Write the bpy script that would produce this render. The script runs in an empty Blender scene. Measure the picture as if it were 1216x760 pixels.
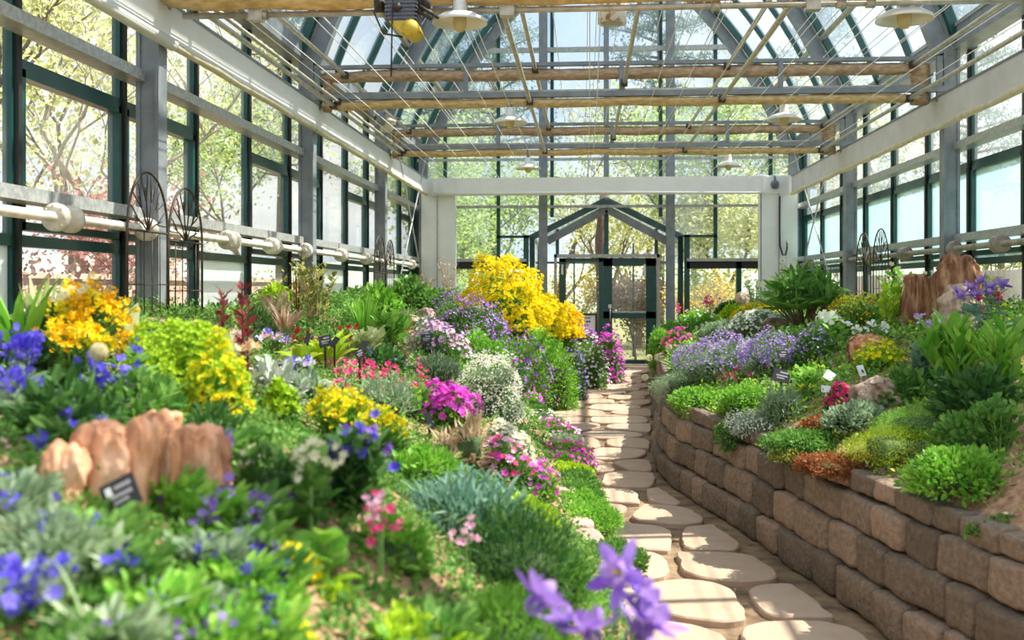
import bpy, math, random
import numpy as np
from mathutils import Vector, noise
SC = bpy.context.scene
COL = SC.collection
F_PX, YAW, HOR, EYE = 1210.0, 0.072, 341.6, 1.522
CS, SN = math.cos(YAW), math.sin(YAW)
PI = math.pi
def at(px, py, d):
    """world point seen at a photograph position, d metres ahead of the lens"""
    xc = (px-608)/F_PX*d
    return Vector((xc*CS-d*SN, xc*SN+d*CS, EYE-(py-HOR)/F_PX*d))
def onX(px, X):
    t = math.tan(math.atan((px-608)/F_PX)-YAW)
    return X/t
def onY(px, Y):
    return Y*math.tan(math.atan((px-608)/F_PX)-YAW)

# ------------------------------------------------------------------ materials
def mat(name, a=(.5,.5,.5), b=None, rough=.6, metal=0, scale=8, island=False, trans=0, bump=0, detail=4, spec=.5, stretch=None, ramp=(.35,.65), c=None):
    m = bpy.data.materials.new(name); m.use_nodes = True
    nt = m.node_tree; N = nt.nodes; L = nt.links
    p = N['Principled BSDF']; out = N['Material Output']
    p.inputs['Roughness'].default_value = rough; p.inputs['Metallic'].default_value = metal
    p.inputs['Specular IOR Level'].default_value = spec
    a4 = (*a, 1)
    p.inputs['Base Color'].default_value = a4
    col = None
    if b is not None or bump:
        tc = N.new('ShaderNodeTexCoord'); mp = N.new('ShaderNodeMapping')
        if stretch: mp.inputs['Scale'].default_value = stretch
        L.new(tc.outputs['Object'], mp.inputs['Vector'])
        nz = N.new('ShaderNodeTexNoise'); nz.inputs['Scale'].default_value = scale; nz.inputs['Detail'].default_value = detail
        L.new(mp.outputs[0], nz.inputs['Vector'])
    if b is not None:
        r = N.new('ShaderNodeValToRGB')
        r.color_ramp.elements[0].position = ramp[0]; r.color_ramp.elements[1].position = ramp[1]
        r.color_ramp.elements[0].color = a4; r.color_ramp.elements[1].color = (*b, 1)
        if c is not None:
            e = r.color_ramp.elements.new((ramp[0]+ramp[1])/2); e.color = (*c, 1)
        if island:
            r.color_ramp.elements[0].position = 0; r.color_ramp.elements[-1].position = 1
            if c is not None: r.color_ramp.elements[1].position = .5
            g = N.new('ShaderNodeNewGeometry')
            if island == 'mix':
                ad = N.new('ShaderNodeMath'); ad.operation = 'MULTIPLY_ADD'; ad.inputs[1].default_value = .6
                ad2 = N.new('ShaderNodeMath'); ad2.operation = 'MULTIPLY_ADD'; ad2.inputs[1].default_value = .9; ad2.inputs[2].default_value = -.2
                L.new(nz.outputs[0], ad2.inputs[0]); L.new(g.outputs['Random Per Island'], ad.inputs[0]); L.new(ad2.outputs[0], ad.inputs[2])
                L.new(ad.outputs[0], r.inputs[0])
            else: L.new(g.outputs['Random Per Island'], r.inputs[0])
        else: L.new(nz.outputs[0], r.inputs[0])
        col = r.outputs[0]
        L.new(col, p.inputs['Base Color'])
    if bump:
        bp = N.new('ShaderNodeBump'); bp.inputs['Strength'].default_value = bump; bp.inputs['Distance'].default_value = .02
        L.new(nz.outputs[0], bp.inputs['Height']); L.new(bp.outputs[0], p.inputs['Normal'])
    if trans:
        t = N.new('ShaderNodeBsdfTranslucent'); mx = N.new('ShaderNodeMixShader'); mx.inputs[0].default_value = trans
        if col: L.new(col, t.inputs[0])
        else: t.inputs[0].default_value = a4
        L.new(p.outputs[0], mx.inputs[1]); L.new(t.outputs[0], mx.inputs[2]); L.new(mx.outputs[0], out.inputs[0])
    return m

def glass(name, haze=.1, hz=(.9,.95,.95), tint=(.97,.99,.985), scale=1.2, lo=.35, hi=.75, base=0.03, grad=None):
    m = bpy.data.materials.new(name); m.use_nodes = True
    nt = m.node_tree; N = nt.nodes; L = nt.links
    for n in list(N):
        if n.type != 'OUTPUT_MATERIAL': N.remove(n)
    out = [n for n in N][0]
    tr = N.new('ShaderNodeBsdfTransparent'); tr.inputs[0].default_value = (*tint, 1)
    gl = N.new('ShaderNodeBsdfGlossy'); gl.inputs['Roughness'].default_value = .03
    lw = N.new('ShaderNodeLayerWeight'); pw = N.new('ShaderNodeMath'); pw.operation = 'POWER'; pw.inputs[1].default_value = 4; L.new(lw.outputs['Facing'], pw.inputs[0])
    ml = N.new('ShaderNodeMath'); ml.operation = 'MULTIPLY_ADD'; ml.inputs[1].default_value = .5; ml.inputs[2].default_value = .02; L.new(pw.outputs[0], ml.inputs[0])
    m1 = N.new('ShaderNodeMixShader'); L.new(ml.outputs[0], m1.inputs[0]); L.new(tr.outputs[0], m1.inputs[1]); L.new(gl.outputs[0], m1.inputs[2])
    df = N.new('ShaderNodeBsdfDiffuse'); df.inputs[0].default_value = (*hz, 1)
    tl = N.new('ShaderNodeBsdfTranslucent'); tl.inputs[0].default_value = (*hz, 1)
    m2 = N.new('ShaderNodeMixShader'); m2.inputs[0].default_value = .6; L.new(df.outputs[0], m2.inputs[1]); L.new(tl.outputs[0], m2.inputs[2])
    tc = N.new('ShaderNodeTexCoord'); nz = N.new('ShaderNodeTexNoise'); nz.inputs['Scale'].default_value = scale; nz.inputs['Detail'].default_value = 5
    L.new(tc.outputs['Object'], nz.inputs['Vector'])
    mr = N.new('ShaderNodeMapRange'); mr.inputs[1].default_value = lo; mr.inputs[2].default_value = hi
    mr.inputs[3].default_value = base; mr.inputs[4].default_value = haze
    L.new(nz.outputs[0], mr.inputs[0])
    m3 = N.new('ShaderNodeMixShader'); L.new(mr.outputs[0], m3.inputs[0]); L.new(m1.outputs[0], m3.inputs[1]); L.new(m2.outputs[0], m3.inputs[2])
    L.new(m3.outputs[0], out.inputs[0])
    return m

STEEL = mat('painted_grey_steel', (.17,.19,.21), (.25,.27,.29), rough=.45, scale=6)
GALV = mat('galvanised_steel', (.34,.35,.35), (.52,.52,.50), rough=.4, metal=.35, scale=30)
TUBE = mat('weathered_steel_tube', (.44,.40,.33), (.62,.58,.50), rough=.4, metal=.4, scale=14)
TEAL = mat('dark_green_frame_paint', (.005,.055,.048), (.010,.085,.075), rough=.3, scale=5)
SEAL = mat('black_rubber_seal', (.02,.02,.018), rough=.6)
WHITEP = mat('white_wall_paint', (.82,.81,.79), (.88,.87,.85), rough=.7, scale=3)
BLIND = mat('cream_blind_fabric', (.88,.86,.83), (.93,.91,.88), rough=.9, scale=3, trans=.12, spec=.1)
BLINDG = mat('shade_greyed_blind_fabric', (.62,.60,.59), (.70,.68,.67), rough=.8, scale=3, trans=.1)  # darker copy of the blind fabric, shade put into its grey
ROLL = mat('yellowed_blind_roll', (.72,.62,.40), (.82,.76,.62), rough=.7, scale=9, trans=.2)
CANVAS = mat('tan_shade_cloth', (.62,.44,.20), (.86,.68,.38), rough=.9, scale=12, trans=.35, stretch=(1,1,3), bump=.4)
CANVASB = mat('brown_shade_cloth', (.40,.27,.17), (.66,.48,.31), rough=.9, scale=12, trans=.2, stretch=(1,1,3), bump=.4)
WIRE = mat('white_shade_cord', (.85,.83,.80), rough=.5)
IRON = mat('rusty_black_iron', (.03,.022,.018), (.07,.045,.03), rough=.6, scale=30)
BLACKP = mat('black_plastic', (.015,.015,.016), rough=.4)
ALU = mat('white_enamel', (.82,.81,.78), (.90,.88,.85), rough=.35, scale=12, metal=.2)
RUSTW = mat('rusty_white_enamel', (.40,.18,.07), (.78,.74,.68), rough=.5, scale=14, ramp=(.38,.5))
BULB = mat('yellowed_glass_bulb', (.80,.68,.38), rough=.25, trans=.4)
MOTORG = mat('grey_motor_housing', (.10,.11,.15), (.14,.15,.19), rough=.4, scale=20)
MOTORY = mat('yellow_motor_base', (.75,.55,.06), (.62,.42,.05), rough=.5, scale=20)
GLASSL = glass('streaky_glass_left', .13, base=.02, scale=1.0, lo=.35, hi=.7)
GLASSF = glass('frosted_lower_pane', .85, (.85,.93,.93), base=.7, scale=2)
GLASSR = glass('hazy_whitewashed_glass', .62, (.66,.88,.90), tint=(.86,.96,.97), base=.36, scale=.9)
GLASSRT = glass('clear_upper_glass', .22, (.8,.9,.95), base=.08, scale=.9)
GLASST = glass('roof_glass', .22, (.66,.80,.98), base=.08, scale=.9)
GLASSB = glass('rear_glass', .30, (.78,.88,.98), tint=(.94,.97,.98), base=.06, scale=.6, lo=.42, hi=.75)
GLASSD = glass('door_glass', .06, base=.02, scale=1.2)
SOIL = mat('brown_soil', (.26,.13,.07), (.48,.29,.17), rough=.95, scale=26, bump=.8, detail=8)
MORTAR = mat('sandy_path_soil', (.13,.08,.045), (.34,.23,.13), rough=.95, scale=7, bump=.6, detail=8)
FLAG = mat('buff_flagstone', (.40,.28,.20), (.56,.42,.32), rough=.9, scale=9, bump=.4, island='mix', c=(.49,.35,.25), detail=10, spec=.15)
BLOCK = mat('weathered_wall_block', (.085,.06,.042), (.40,.27,.19), rough=.95, scale=34, bump=1.0, island='mix', c=(.19,.14,.10), detail=12)
BLOCKP = mat('pinkish_wall_block', (.34,.23,.18), (.54,.40,.33), rough=.9, scale=26, bump=.9, island='mix', c=(.44,.32,.26), detail=8)
ROCKO = mat('orange_petrified_wood', (.22,.08,.04), (.97,.62,.42), rough=.85, scale=9, bump=1, c=(.80,.38,.20), detail=10, stretch=(1.6,1.6,.7), ramp=(.3,.68))
ROCKB = mat('brown_petrified_wood', (.06,.025,.015), (.56,.33,.19), rough=.85, scale=9, bump=1, c=(.30,.13,.06), detail=10, stretch=(2,2,.5), ramp=(.3,.7))
ROCKP = mat('pale_pink_rock', (.24,.14,.09), (.72,.54,.42), rough=.9, scale=12, bump=1, detail=10, ramp=(.3,.65))
ROCKG = mat('grey_brown_rock', (.14,.10,.06), (.50,.38,.26), rough=.9, scale=9, bump=.8, detail=8)
WOODF = mat('tan_fence_boards', (.50,.33,.22), (.72,.52,.38), rough=.85, scale=3, stretch=(1,6,.4))
PINKW = mat('pinkish_wall_render', (.60,.36,.27), (.78,.52,.40), rough=.9, scale=1.4)
BARK = mat('grey_brown_bark', (.10,.065,.045), (.26,.19,.14), rough=.95, scale=14, bump=.6)
BARKL = mat('pale_bark', (.34,.27,.22), (.55,.47,.40), rough=.95, scale=14, bump=.4)
OUTG = mat('dry_spring_ground', (.22,.17,.08), (.20,.26,.07), rough=1, scale=2)
PRINTW = mat('white_print', (.75,.73,.72), rough=.6)
SIGNW = mat('pale_sign_board', (.78,.78,.88), rough=.5)
PRINTD = mat('dark_print', (.03,.03,.06), rough=.6)

# ------------------------------------------------------------------ mesh building
class G:
    def __init__(s): s.v = []; s.f = []; s.n = 0; s.mats = []
    def mi(s, m):
        if m not in s.mats: s.mats.append(m)
        return s.mats.index(m)
    def add(s, V, F, m, smooth=False):
        V = np.asarray(V, float).reshape(-1, 3)
        if isinstance(F, np.ndarray): F = [F]
        else:
            byk = {}
            for f in F: byk.setdefault(len(f), []).append(f)
            F = [np.array(x) for x in byk.values()]
        k = s.mi(m)
        for a in F:
            if len(a): s.f.append((a+s.n, k, smooth))
        s.v.append(V); s.n += len(V)
        return s
    def box(s, x0, x1, y0, y1, z0, z1, m):
        V = [(x, y, z) for z in (z0, z1) for y in (y0, y1) for x in (x0, x1)]
        return s.add(V, [(0,2,3,1), (4,5,7,6), (0,1,5,4), (2,6,7,3), (0,4,6,2), (1,3,7,5)], m)
    def bar(s, a, b, w, h, m, up=(0,0,1)):
        """rectangular bar between two points, w sideways, h along up"""
        a = Vector(a); b = Vector(b); t = (b-a).normalized(); u = Vector(up)
        r = t.cross(u).normalized(); u = r.cross(t)
        V = [tuple(p+r*sx*w/2+u*sz*h/2) for p in (a, b) for sx, sz in ((-1,-1),(1,-1),(1,1),(-1,1))]
        return s.add(V, [(0,3,2,1), (4,5,6,7), (0,1,5,4), (1,2,6,5), (2,3,7,6), (3,0,4,7)], m)
    def tube(s, pts, r, m, n=8, cap=True, smooth=True):
        P = [Vector(p) for p in pts]; R = r if hasattr(r, '__len__') else [r]*len(P)
        V = []; prev = None
        for i, p in enumerate(P):
            t = (P[min(i+1, len(P)-1)]-P[max(i-1, 0)])
            t = t.normalized() if t.length > 1e-9 else Vector((0,0,1))
            if prev is None:
                u = t.orthogonal().normalized()
            else:
                u = prev-t*prev.dot(t); u = u.normalized() if u.length > 1e-6 else t.orthogonal().normalized()
            prev = u; w = t.cross(u)
            for k in range(n):
                a = 2*PI*k/n; q = p+(u*math.cos(a)+w*math.sin(a))*R[i]; V.append(tuple(q))
        F = [(i*n+k, i*n+(k+1)%n, (i+1)*n+(k+1)%n, (i+1)*n+k) for i in range(len(P)-1) for k in range(n)]
        if cap: F += [tuple(range(n))[::-1], tuple(range((len(P)-1)*n, len(P)*n))]
        return s.add(V, F, m, smooth)
    def lathe(s, prof, m, c=(0,0,0), n=24, axis='z', smooth=True):
        V = []
        for (r, z) in prof:
            for k in range(n):
                a = 2*PI*k/n; x, y = r*math.cos(a), r*math.sin(a)
                q = (x, y, z) if axis == 'z' else ((x, z, y) if axis == 'y' else (z, x, y))
                V.append((q[0]+c[0], q[1]+c[1], q[2]+c[2]))
        F = [(i*n+k, i*n+(k+1)%n, (i+1)*n+(k+1)%n, (i+1)*n+k) for i in range(len(prof)-1) for k in range(n)]
        return s.add(V, F, m, smooth)
    def build(s, name, parent=None, loc=None, **props):
        me = bpy.data.meshes.new(name)
        if s.n:
            V = np.concatenate(s.v)
            loops = np.concatenate([a.ravel() for a, _, _ in s.f]).astype(np.int32)
            tot = np.concatenate([np.full(len(a), a.shape[1], np.int32) for a, _, _ in s.f])
            st = np.concatenate([[0], np.cumsum(tot)[:-1]]).astype(np.int32)
            mi = np.concatenate([np.full(len(a), k, np.int32) for a, k, _ in s.f])
            sm = np.concatenate([np.full(len(a), bool(q)) for a, _, q in s.f])
            me.vertices.add(len(V)); me.vertices.foreach_set('co', V.astype(np.float32).ravel())
            me.loops.add(len(loops)); me.loops.foreach_set('vertex_index', loops)
            me.polygons.add(len(tot)); me.polygons.foreach_set('loop_start', st); me.polygons.foreach_set('loop_total', tot)
            me.polygons.foreach_set('material_index', mi); me.polygons.foreach_set('use_smooth', sm)
            me.update(calc_edges=True)
        for m in s.mats: me.materials.append(m)
        o = bpy.data.objects.new(name, me); COL.objects.link(o)
        if parent is not None: o.parent = parent
        if loc is not None: o.location = loc
        for k, v in props.items(): o[k] = v
        return o
def tag(o, label=None, cat=None, group=None, kind=None):
    if label: o['label'] = label
    if cat: o['category'] = cat
    if group: o['group'] = group
    if kind: o['kind'] = kind
    return o
def thing(name, label, cat, loc=(0,0,0), group=None, kind=None, rz=0):
    o = bpy.data.objects.new(name, None); COL.objects.link(o); o.location = loc; o.rotation_euler = (0,0,rz)
    o.empty_display_size = .1
    return tag(o, label, cat, group, kind)
def copy_tree(o, parent=None):
    c = o.copy(); COL.objects.link(c); c.parent = parent
    for ch in list(o.children): copy_tree(ch, c)
    return c

# ------------------------------------------------------------------ ground lines
LE = ([-2, 1.5, 3, 4, 5, 6, 7, 8, 9, 10, 11.2, 12.5, 14, 15.4, 16.2, 16.9, 17.3, 19.6],
      [.55, .50, .34, .20, .06, .02, -.06, -.22, -.40, -.52, -.62, -.55, -.30, .02, .20, .28, -.4, -1.4])
RE = ([-2, 2, 3, 3.6, 4.4, 5.4, 6.4, 7.2, 7.9, 8.6, 9.5, 11, 13, 15, 17, 18.2, 18.8, 19.6],
      [2.3, 1.95, 1.68, 1.50, 1.32, 1.14, .96, .78, .62, .58, .62, .74, .86, .96, 1.06, 1.12, 1.5, 2.4])
def le(Y): return np.interp(Y, *LE)
def re_(Y): return np.interp(Y, *RE)
def zt(X, Y):
    """height of the planting beds (0 on the path)"""
    X = np.asarray(X, float); Y = np.asarray(Y, float)
    tl = le(Y)-X; tr = X-re_(Y)
    far = np.clip((Y-8)/5, 0, 1)
    near = np.clip((3-Y)/2, 0, 1)
    zl = .42+(.96+.12*far)*(1-np.exp(-np.maximum(tl-.12, 0)/(1.0+.15*far)))
    zr = .59+.78*(1-np.exp(-np.maximum(tr-.15, 0)/1.3))
    w = .035*np.sin(X*3.1+Y*1.7)+.03*np.sin(Y*2.6-X*2.2)+.02*np.sin(X*7+Y*5)
    zl = zl+w*np.clip(tl, 0, 1); zr = zr+w*np.clip(tr, 0, 1)
    # both beds settle towards the rear wall
    back = np.clip((19.7-Y)/1.2, .0, 1)
    zl = zl*(.45+.55*back); zr = zr*(.45+.55*back)
    return np.where(tl > 0, zl, np.where(tr > 0, zr, 0.0))
def ray(px, py, dmin=.9, dmax=21):
    d = np.arange(dmin, dmax, .01)
    xc = (px-608)/F_PX*d
    X = xc*CS-d*SN; Y = xc*SN+d*CS; Z = EYE-(py-HOR)/F_PX*d
    hit = np.nonzero(Z <= zt(X, Y))[0]
    i = hit[0] if len(hit) else len(d)-1
    return Vector((X[i], Y[i], float(zt(X[i], Y[i])))), float(d[i])
SKY, SUN, EXPO, SUNDIR = 1.08, 11.0, 0.22, (.68, .20, 1.0)
# ------------------------------------------------------------------ building shell
CX = .40; XL, XR = -3.09, 3.89; GL, GR = -3.42, 4.22
S = 4.2; ROWS = [-1.2, 3.0, 7.2, 11.4, 15.6, 19.8]
YB = 19.95            # plane of the rear glazing
MY = [7.25+1.4*k for k in range(-6, 10)]   # mullion positions, last at the rear corner 19.85
Y0 = -1.2
def arch(phi): return (8.33*math.sin(phi)-4.18, 1.42+8.33*math.cos(phi))
def arch_o(z):       # half width at height z
    return 8.33*math.sqrt(max(0, 1-((z-1.42)/8.33)**2))-4.18
PHI0, PHI1 = math.asin(4.18/8.33), math.acos((4.15-1.42)/8.33)
def arcpts(n=12, off=0, a=None, b=None):
    a = PHI1 if a is None else a; b = PHI0 if b is None else b
    out = []
    for i in range(n+1):
        p = a+(b-a)*i/n
        out.append(((8.33+off)*math.sin(p)-4.18, 1.42+(8.33+off)*math.cos(p)))
    return out
def archstrip(g, Y0_, Y1_, o0, o1, side, m, n=12, a=None, b=None):
    """curved bar following the roof on one side; o0,o1 inner/outer radial offset"""
    A = arcpts(n, o0, a, b); B = arcpts(n, o1, a, b); V = []; F = []
    for (p, q) in zip(A, B):
        for (o, z) in (p, q):
            for y in (Y0_, Y1_): V.append((CX+side*o, y, z))
    for i in range(n):
        k = i*4
        F += [(k, k+4, k+5, k+1), (k+2, k+3, k+7, k+6), (k, k+2, k+6, k+4), (k+1, k+5, k+7, k+3)]
    F += [(0, 1, 3, 2), (n*4, n*4+2, n*4+3, n*4+1)]
    g.add(V, F, m)

# steel columns and roof ribs
rowword = ['behind the camera', 'beside the camera', 'nearest the camera in view', 'at the second truss', 'at the third truss', 'in the rear corner']
for i, Y in enumerate(ROWS):
    for side, xi in ((-1, XL), (1, XR)):
        if Y < 3: continue
        g = G(); x0, x1 = (xi-.17, xi) if side < 0 else (xi, xi+.17)
        # H section: web and two flanges
        g.box(x0, x0+.03, Y-.01, Y+.14, 0, 4.28, STEEL); g.box(x1-.03, x1, Y-.01, Y+.14, 0, 4.28, STEEL)
        g.box(x0+.02, x1-.02, Y+.004, Y+.126, 0, 4.28, STEEL)
        g.box(x0-.04, x1+.04, Y-.05, Y+.18, 0, .03, STEEL)
        o = g.build('steel_column'); tag(o, 'grey steel wall column on the %s side, %s' % ('left' if side < 0 else 'right', rowword[i]), 'column', kind='structure')
        g = G(); archstrip(g, Y, Y+.13, -.30, -.12, side, STEEL); archstrip(g, Y-.02, Y+.15, -.13, -.10, side, STEEL)
        o = g.build('roof_rib'); tag(o, 'curved grey roof rib rising from the %s column %s' % ('left' if side < 0 else 'right', rowword[i]), 'roof rib', kind='structure')

# eaves beams, wall rails, purlins
for side, w in ((-1, 'left'), (1, 'right')):
    gx = GL if side < 0 else GR; xi = XL if side < 0 else XR
    a, b = sorted((gx-side*.02, xi+side*.10))
    g = G(); g.box(a, b, Y0, 19.8, 4.12, 4.36, STEEL); g.box(min(a, b)-.02*(side > 0), b+.02*(side < 0), Y0, 19.8, 4.34, 4.38, GALV)
    tag(g.build('eaves_beam'), 'dark grey eaves beam along the top of the %s wall' % w, 'beam', kind='structure')
    for z, nm in ((2.02, 'lower'), (3.02, 'upper')):
        a, b = sorted((gx-side*.07, xi+side*.10))
        g = G(); g.box(a, b, Y0, 19.8, z, z+.08, GALV)
        tag(g.build('wall_rail'), '%s galvanised box rail along the %s glass wall' % (nm, w), 'rail', kind='structure')
    for (o_, z) in ((3.14, 5.26),):
        g = G(); g.tube([(CX+side*o_, Y0, z), (CX+side*o_, 19.8, z)], .045, TUBE, 10)
        tag(g.build('roof_purlin'), 'round steel purlin running lengthwise under the %s roof slope' % w, 'purlin', kind='structure')
    for ph in (.80, .58):
        g = G(); o_, z = arch(ph); g.bar((CX+side*(o_-.08), Y0, z-.08), (CX+side*(o_-.08), 19.8, z-.08), .06, .08, STEEL)
        tag(g.build('roof_purlin'), 'upper steel purlin of the %s roof slope, %s' % (w, 'near the ridge' if ph < .7 else 'halfway up'), 'purlin', kind='structure')
g = G(); g.box(CX-.06, CX+.06, Y0, 19.9, 8.52, 8.66, STEEL); g.build('ceiling_ridge', kind='structure')

# side walls: one window per bay
wn = 0
for side, w in ((-1, 'left'), (1, 'right')):
    gx = GL if side < 0 else GR
    # plinth
    g = G(); g.box(gx-.12, gx+.12, Y0, 20.1, 0, .45, WHITEP); g.build('wall_'+w, kind='structure')
    for k in range(len(MY)-1):
        ya, yb = MY[k], MY[k+1]
        if yb < 2.5: continue
        wn += 1; r = thing('window_%d' % wn, None, None, kind='structure')
        g = G(); g.box(gx-.03, gx+.03, ya-.04, ya+.04, .45, 4.15, TEAL); g.box(gx-.06 if side > 0 else gx+.03, gx-.03 if side > 0 else gx+.06, ya-.018, ya+.018, .45, 4.15, SEAL)
        if k == len(MY)-2: g.box(gx-.06, gx+.06, yb-.035, yb+.035, .45, 4.15, TEAL)
        sash = k % 3 != 1 or side > 0        # middle bay of each three has one tall pane
        zs = [.45, 1.80, 4.12]
        zs = [.45, 1.80, 2.86, 4.12] if sash else zs
        for z in zs[1:-1]: g.box(gx-.03, gx+.035, ya+.03, yb-.03, z-.03, z+.04, TEAL)
        g.box(gx-.05, gx+.05, ya+.03, yb-.03, .45, .55, TEAL)
        g.build('window_frame', r)
        if sash:   # opening sash frame
            g = G(); z0, z1 = 1.87, 2.84
            for (a, b, c, d) in ((ya+.04, ya+.085, z0, z1), (yb-.085, yb-.04, z0, z1), (ya+.04, yb-.04, z0, z0+.05), (ya+.04, yb-.04, z1-.05, z1)):
                g.box(gx-.04, gx+.045 if side < 0 else gx+.04, a, b, c, d, TEAL) if side < 0 else g.box(gx-.045, gx+.04, a, b, c, d, TEAL)
            g.build('window_sash', r)
        for j in range(len(zs)-1):
            g = G()
            if side < 0: m = GLASSF if (not sash and j == 0) else GLASSL
            else: m = [GLASSL, GLASSR, GLASSRT][j]
            g.box(gx-.006, gx+.002, ya+.03, yb-.03, zs[j]+.04, zs[j+1]-.02, m)
            g.build('glass_pane', r)

# roof glazing: bars every 0.7 m, panes between
for side, w in ((-1, 'left'), (1, 'right')):
    g = G(); y = MY[0]-.0
    while y < 20.0:
        if y > 2.0: archstrip(g, y-.022, y+.022, -.07, .03, side, TEAL)
        y += 1.4
    y = ROWS[1]
    for Y in ROWS[1:]: archstrip(g, Y-.10, Y-.055, -.09, .03, side, TEAL)
    g.build('ceiling_frame_'+w, kind='structure')
    g = G(); A = arcpts(12, 0); B = arcpts(12, .008); V = []; F = []
    for (p, q) in zip(A, B):
        for (o, z) in (p, q): V += [(CX+side*o, 2.0, z), (CX+side*o, 20.0, z)]
    for i in range(12):
        k = i*4; F += [(k, k+4, k+5, k+1), (k+2, k+3, k+7, k+6)]
    g.add(V, F, GLASST); g.build('ceiling_glass_'+w, kind='structure')

# rear wall
r = thing('wall_rear', None, None, kind='structure')
g = G()
xs = [onY(x, YB) for x in (529, 593, 656, 719.5, 783, 847, 911)]
xs = [CX+1.052*k for k in (-3, -2, -1, 0, 1, 2, 3)]
def top(x): 
    o = abs(x-CX)
    return 1.42+math.sqrt(max(0, 8.33**2-(o+4.18)**2)) if o < 3.6 else 4.15
for x in xs:
    z0 = 3.35 if abs(x-CX) < .1 else (2.9 if abs(x-CX) < 1.2 else 2.05)
    g.box(x-.035, x+.035, YB-.05, YB+.05, z0, top(x), TEAL)
for x in (CX-3.72, CX+3.72, CX-1.56, CX+1.56, CX+2.55): g.box(x-.05, x+.05, YB-.05, YB+.05, .3, 2.55 if abs(x-CX) < 2 else (2.05 if abs(x-CX) < 3 else 4.15), TEAL)
def hbar(z, m, h=.05, d=.05, x0=-3.7, x1=3.7, yo=0):
    o = min(arch_o(z) if z > 4.15 else 3.7, 3.7)
    g.box(CX+max(x0, -o), CX+min(x1, o), YB-d+yo, YB+d+yo, z-h/2, z+h/2, m)
for z in (6.15, 7.3): hbar(z, GALV, .09, .04, yo=-.1)
for z in (4.02, 4.14, 3.10): hbar(z, GALV, .05, .03, yo=-.1)
hbar(5.1, TEAL, .04)
hbar(2.52, TEAL, .05, x0=-2.14, x1=-1.5); hbar(2.52, TEAL, .05, x0=1.5, x1=2.14)
hbar(2.06, GALV, .06, .05, x1=-1.55, yo=-.06); hbar(2.06, GALV, .06, .05, x0=1.55, yo=-.06)
hbar(1.96, SEAL, .14, .05, x1=-1.55); hbar(1.96, SEAL, .14, .05, x0=1.55)
hbar(.45, TEAL, .08, x1=-1.55); hbar(.45, TEAL, .08, x0=1.55)
g.build('mullion_frame', r)
g = G()
g.box(CX-3.72, CX-1.2, YB-.06, YB+.08, 0, .42, WHITEP); g.box(CX+1.2, CX+3.72, YB-.06, YB+.08, 0, .42, WHITEP); g.build('plinth', r)
# glass of the rear wall: pieces following the arch
g = G(); n = 16; V = []; F = []
xsn = np.linspace(-3.7, 3.7, 33)
for x in xsn:
    zb = .45 if abs(x) > 1.6 else 2.2+.66*(1-abs(x)/1.5)*1.35
    for yy in (YB, YB+.008): V += [(CX+x, yy, zb), (CX+x, yy, top(CX+x))]
for i in range(32):
    k = i*4
    if (abs(xsn[i]) > 1.6) != (abs(xsn[i+1]) > 1.6):
        zz = 2.5
    F += [(k, k+4, k+5, k+1), (k+2, k+3, k+7, k+6)]
g.add(V, F, GLASSB); g.build('glass_pane', r)
g = G(); archstrip(g, YB-.06, YB+.06, -.02, .06, -1, TEAL, 16); archstrip(g, YB-.06, YB+.06, -.02, .06, 1, TEAL, 16); g.build('gable_frame', r)

# two tall grey rear columns and the short king post
for x, lab in ((onY(645, 19.75), 'tall grey steel column left of the porch door'), (onY(796, 19.75), 'tall grey steel column right of the porch door')):
    g = G(); g.box(x-.08, x+.08, 19.66, 19.69, 0, top(x)-.3, STEEL); g.box(x-.08, x+.08, 19.83, 19.86, 0, top(x)-.3, STEEL); g.box(x-.07, x+.07, 19.68, 19.84, 0, top(x)-.3, STEEL)
    tag(g.build('steel_column'), lab, 'column', kind='structure')
x = CX; g = G(); g.box(x-.05, x+.05, 19.68, 19.8, 3.6, 8.3, STEEL); tag(g.build('king_post'), 'grey centre post above the rear blind', 'post', kind='structure')

# white corner piers
for px0, px1, lab, cm in ((499, 540, 'white painted corner pier in the left rear corner', 1), (903, 947, 'white painted corner pier in the right rear corner', 1)):
    r = thing('corner_pier', lab, 'pier', kind='structure')
    xa, xb = onY(px0, 19.35), onY(px1, 19.35)
    g = G(); g.box(xa, xb, 19.35, 19.62, 0, 3.62, WHITEP); g.box(xa-.0, xa+.02, 19.345, 19.355, 0, 3.62, STEEL)
    g.box((xa+xb)/2-.01, (xa+xb)/2+.01, 19.33, 19.352, 0, 3.5, GALV)
    g.build('panel', r)

# blinds
def blind(lab, X, ya, yb, z0, z1, m, mr, rr=.035):
    r = thing('roller_blind', lab, 'blind', (X, ya, z0))
    L = yb-ya; n = 40; V = []; F = []
    for i in range(n+1):
        y = L*i/n; wv = .0012*math.sin(i*1.9)
        V += [(wv-.004, y, 0), (wv+.004, y, 0), (wv*.4+.004, y, z1-z0), (wv*.4-.004, y, z1-z0)]
    for i in range(n):
        k = i*4
        for j in range(4): F.append((k+j, k+(j+1)%4, k+4+(j+1)%4, k+4+j))
    F += [(0, 3, 2, 1), (n*4, n*4+1, n*4+2, n*4+3)]
    g = G(); g.add(V, F, m); g.build('fabric', r)
    g = G(); pts = [(0, L*i/30, .008*math.sin(i*2.3)) for i in range(31)]
    g.tube(pts, [rr*(1+.15*math.sin(i*3.7)) for i in range(31)], mr, 12); g.build('bottom_roll', r)
    g = G(); g.bar((0, 0, z1-z0), (0, L, z1-z0), .03, .02, STEEL); g.build('head_rail', r)
    return r
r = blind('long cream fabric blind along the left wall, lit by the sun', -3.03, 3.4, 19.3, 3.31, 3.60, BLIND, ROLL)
g = G(); g.tube([(0, 0, -.0), (0, 3.9, 0)], .047, BLIND, 12); g.build('roll_sleeve', r)
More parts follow.
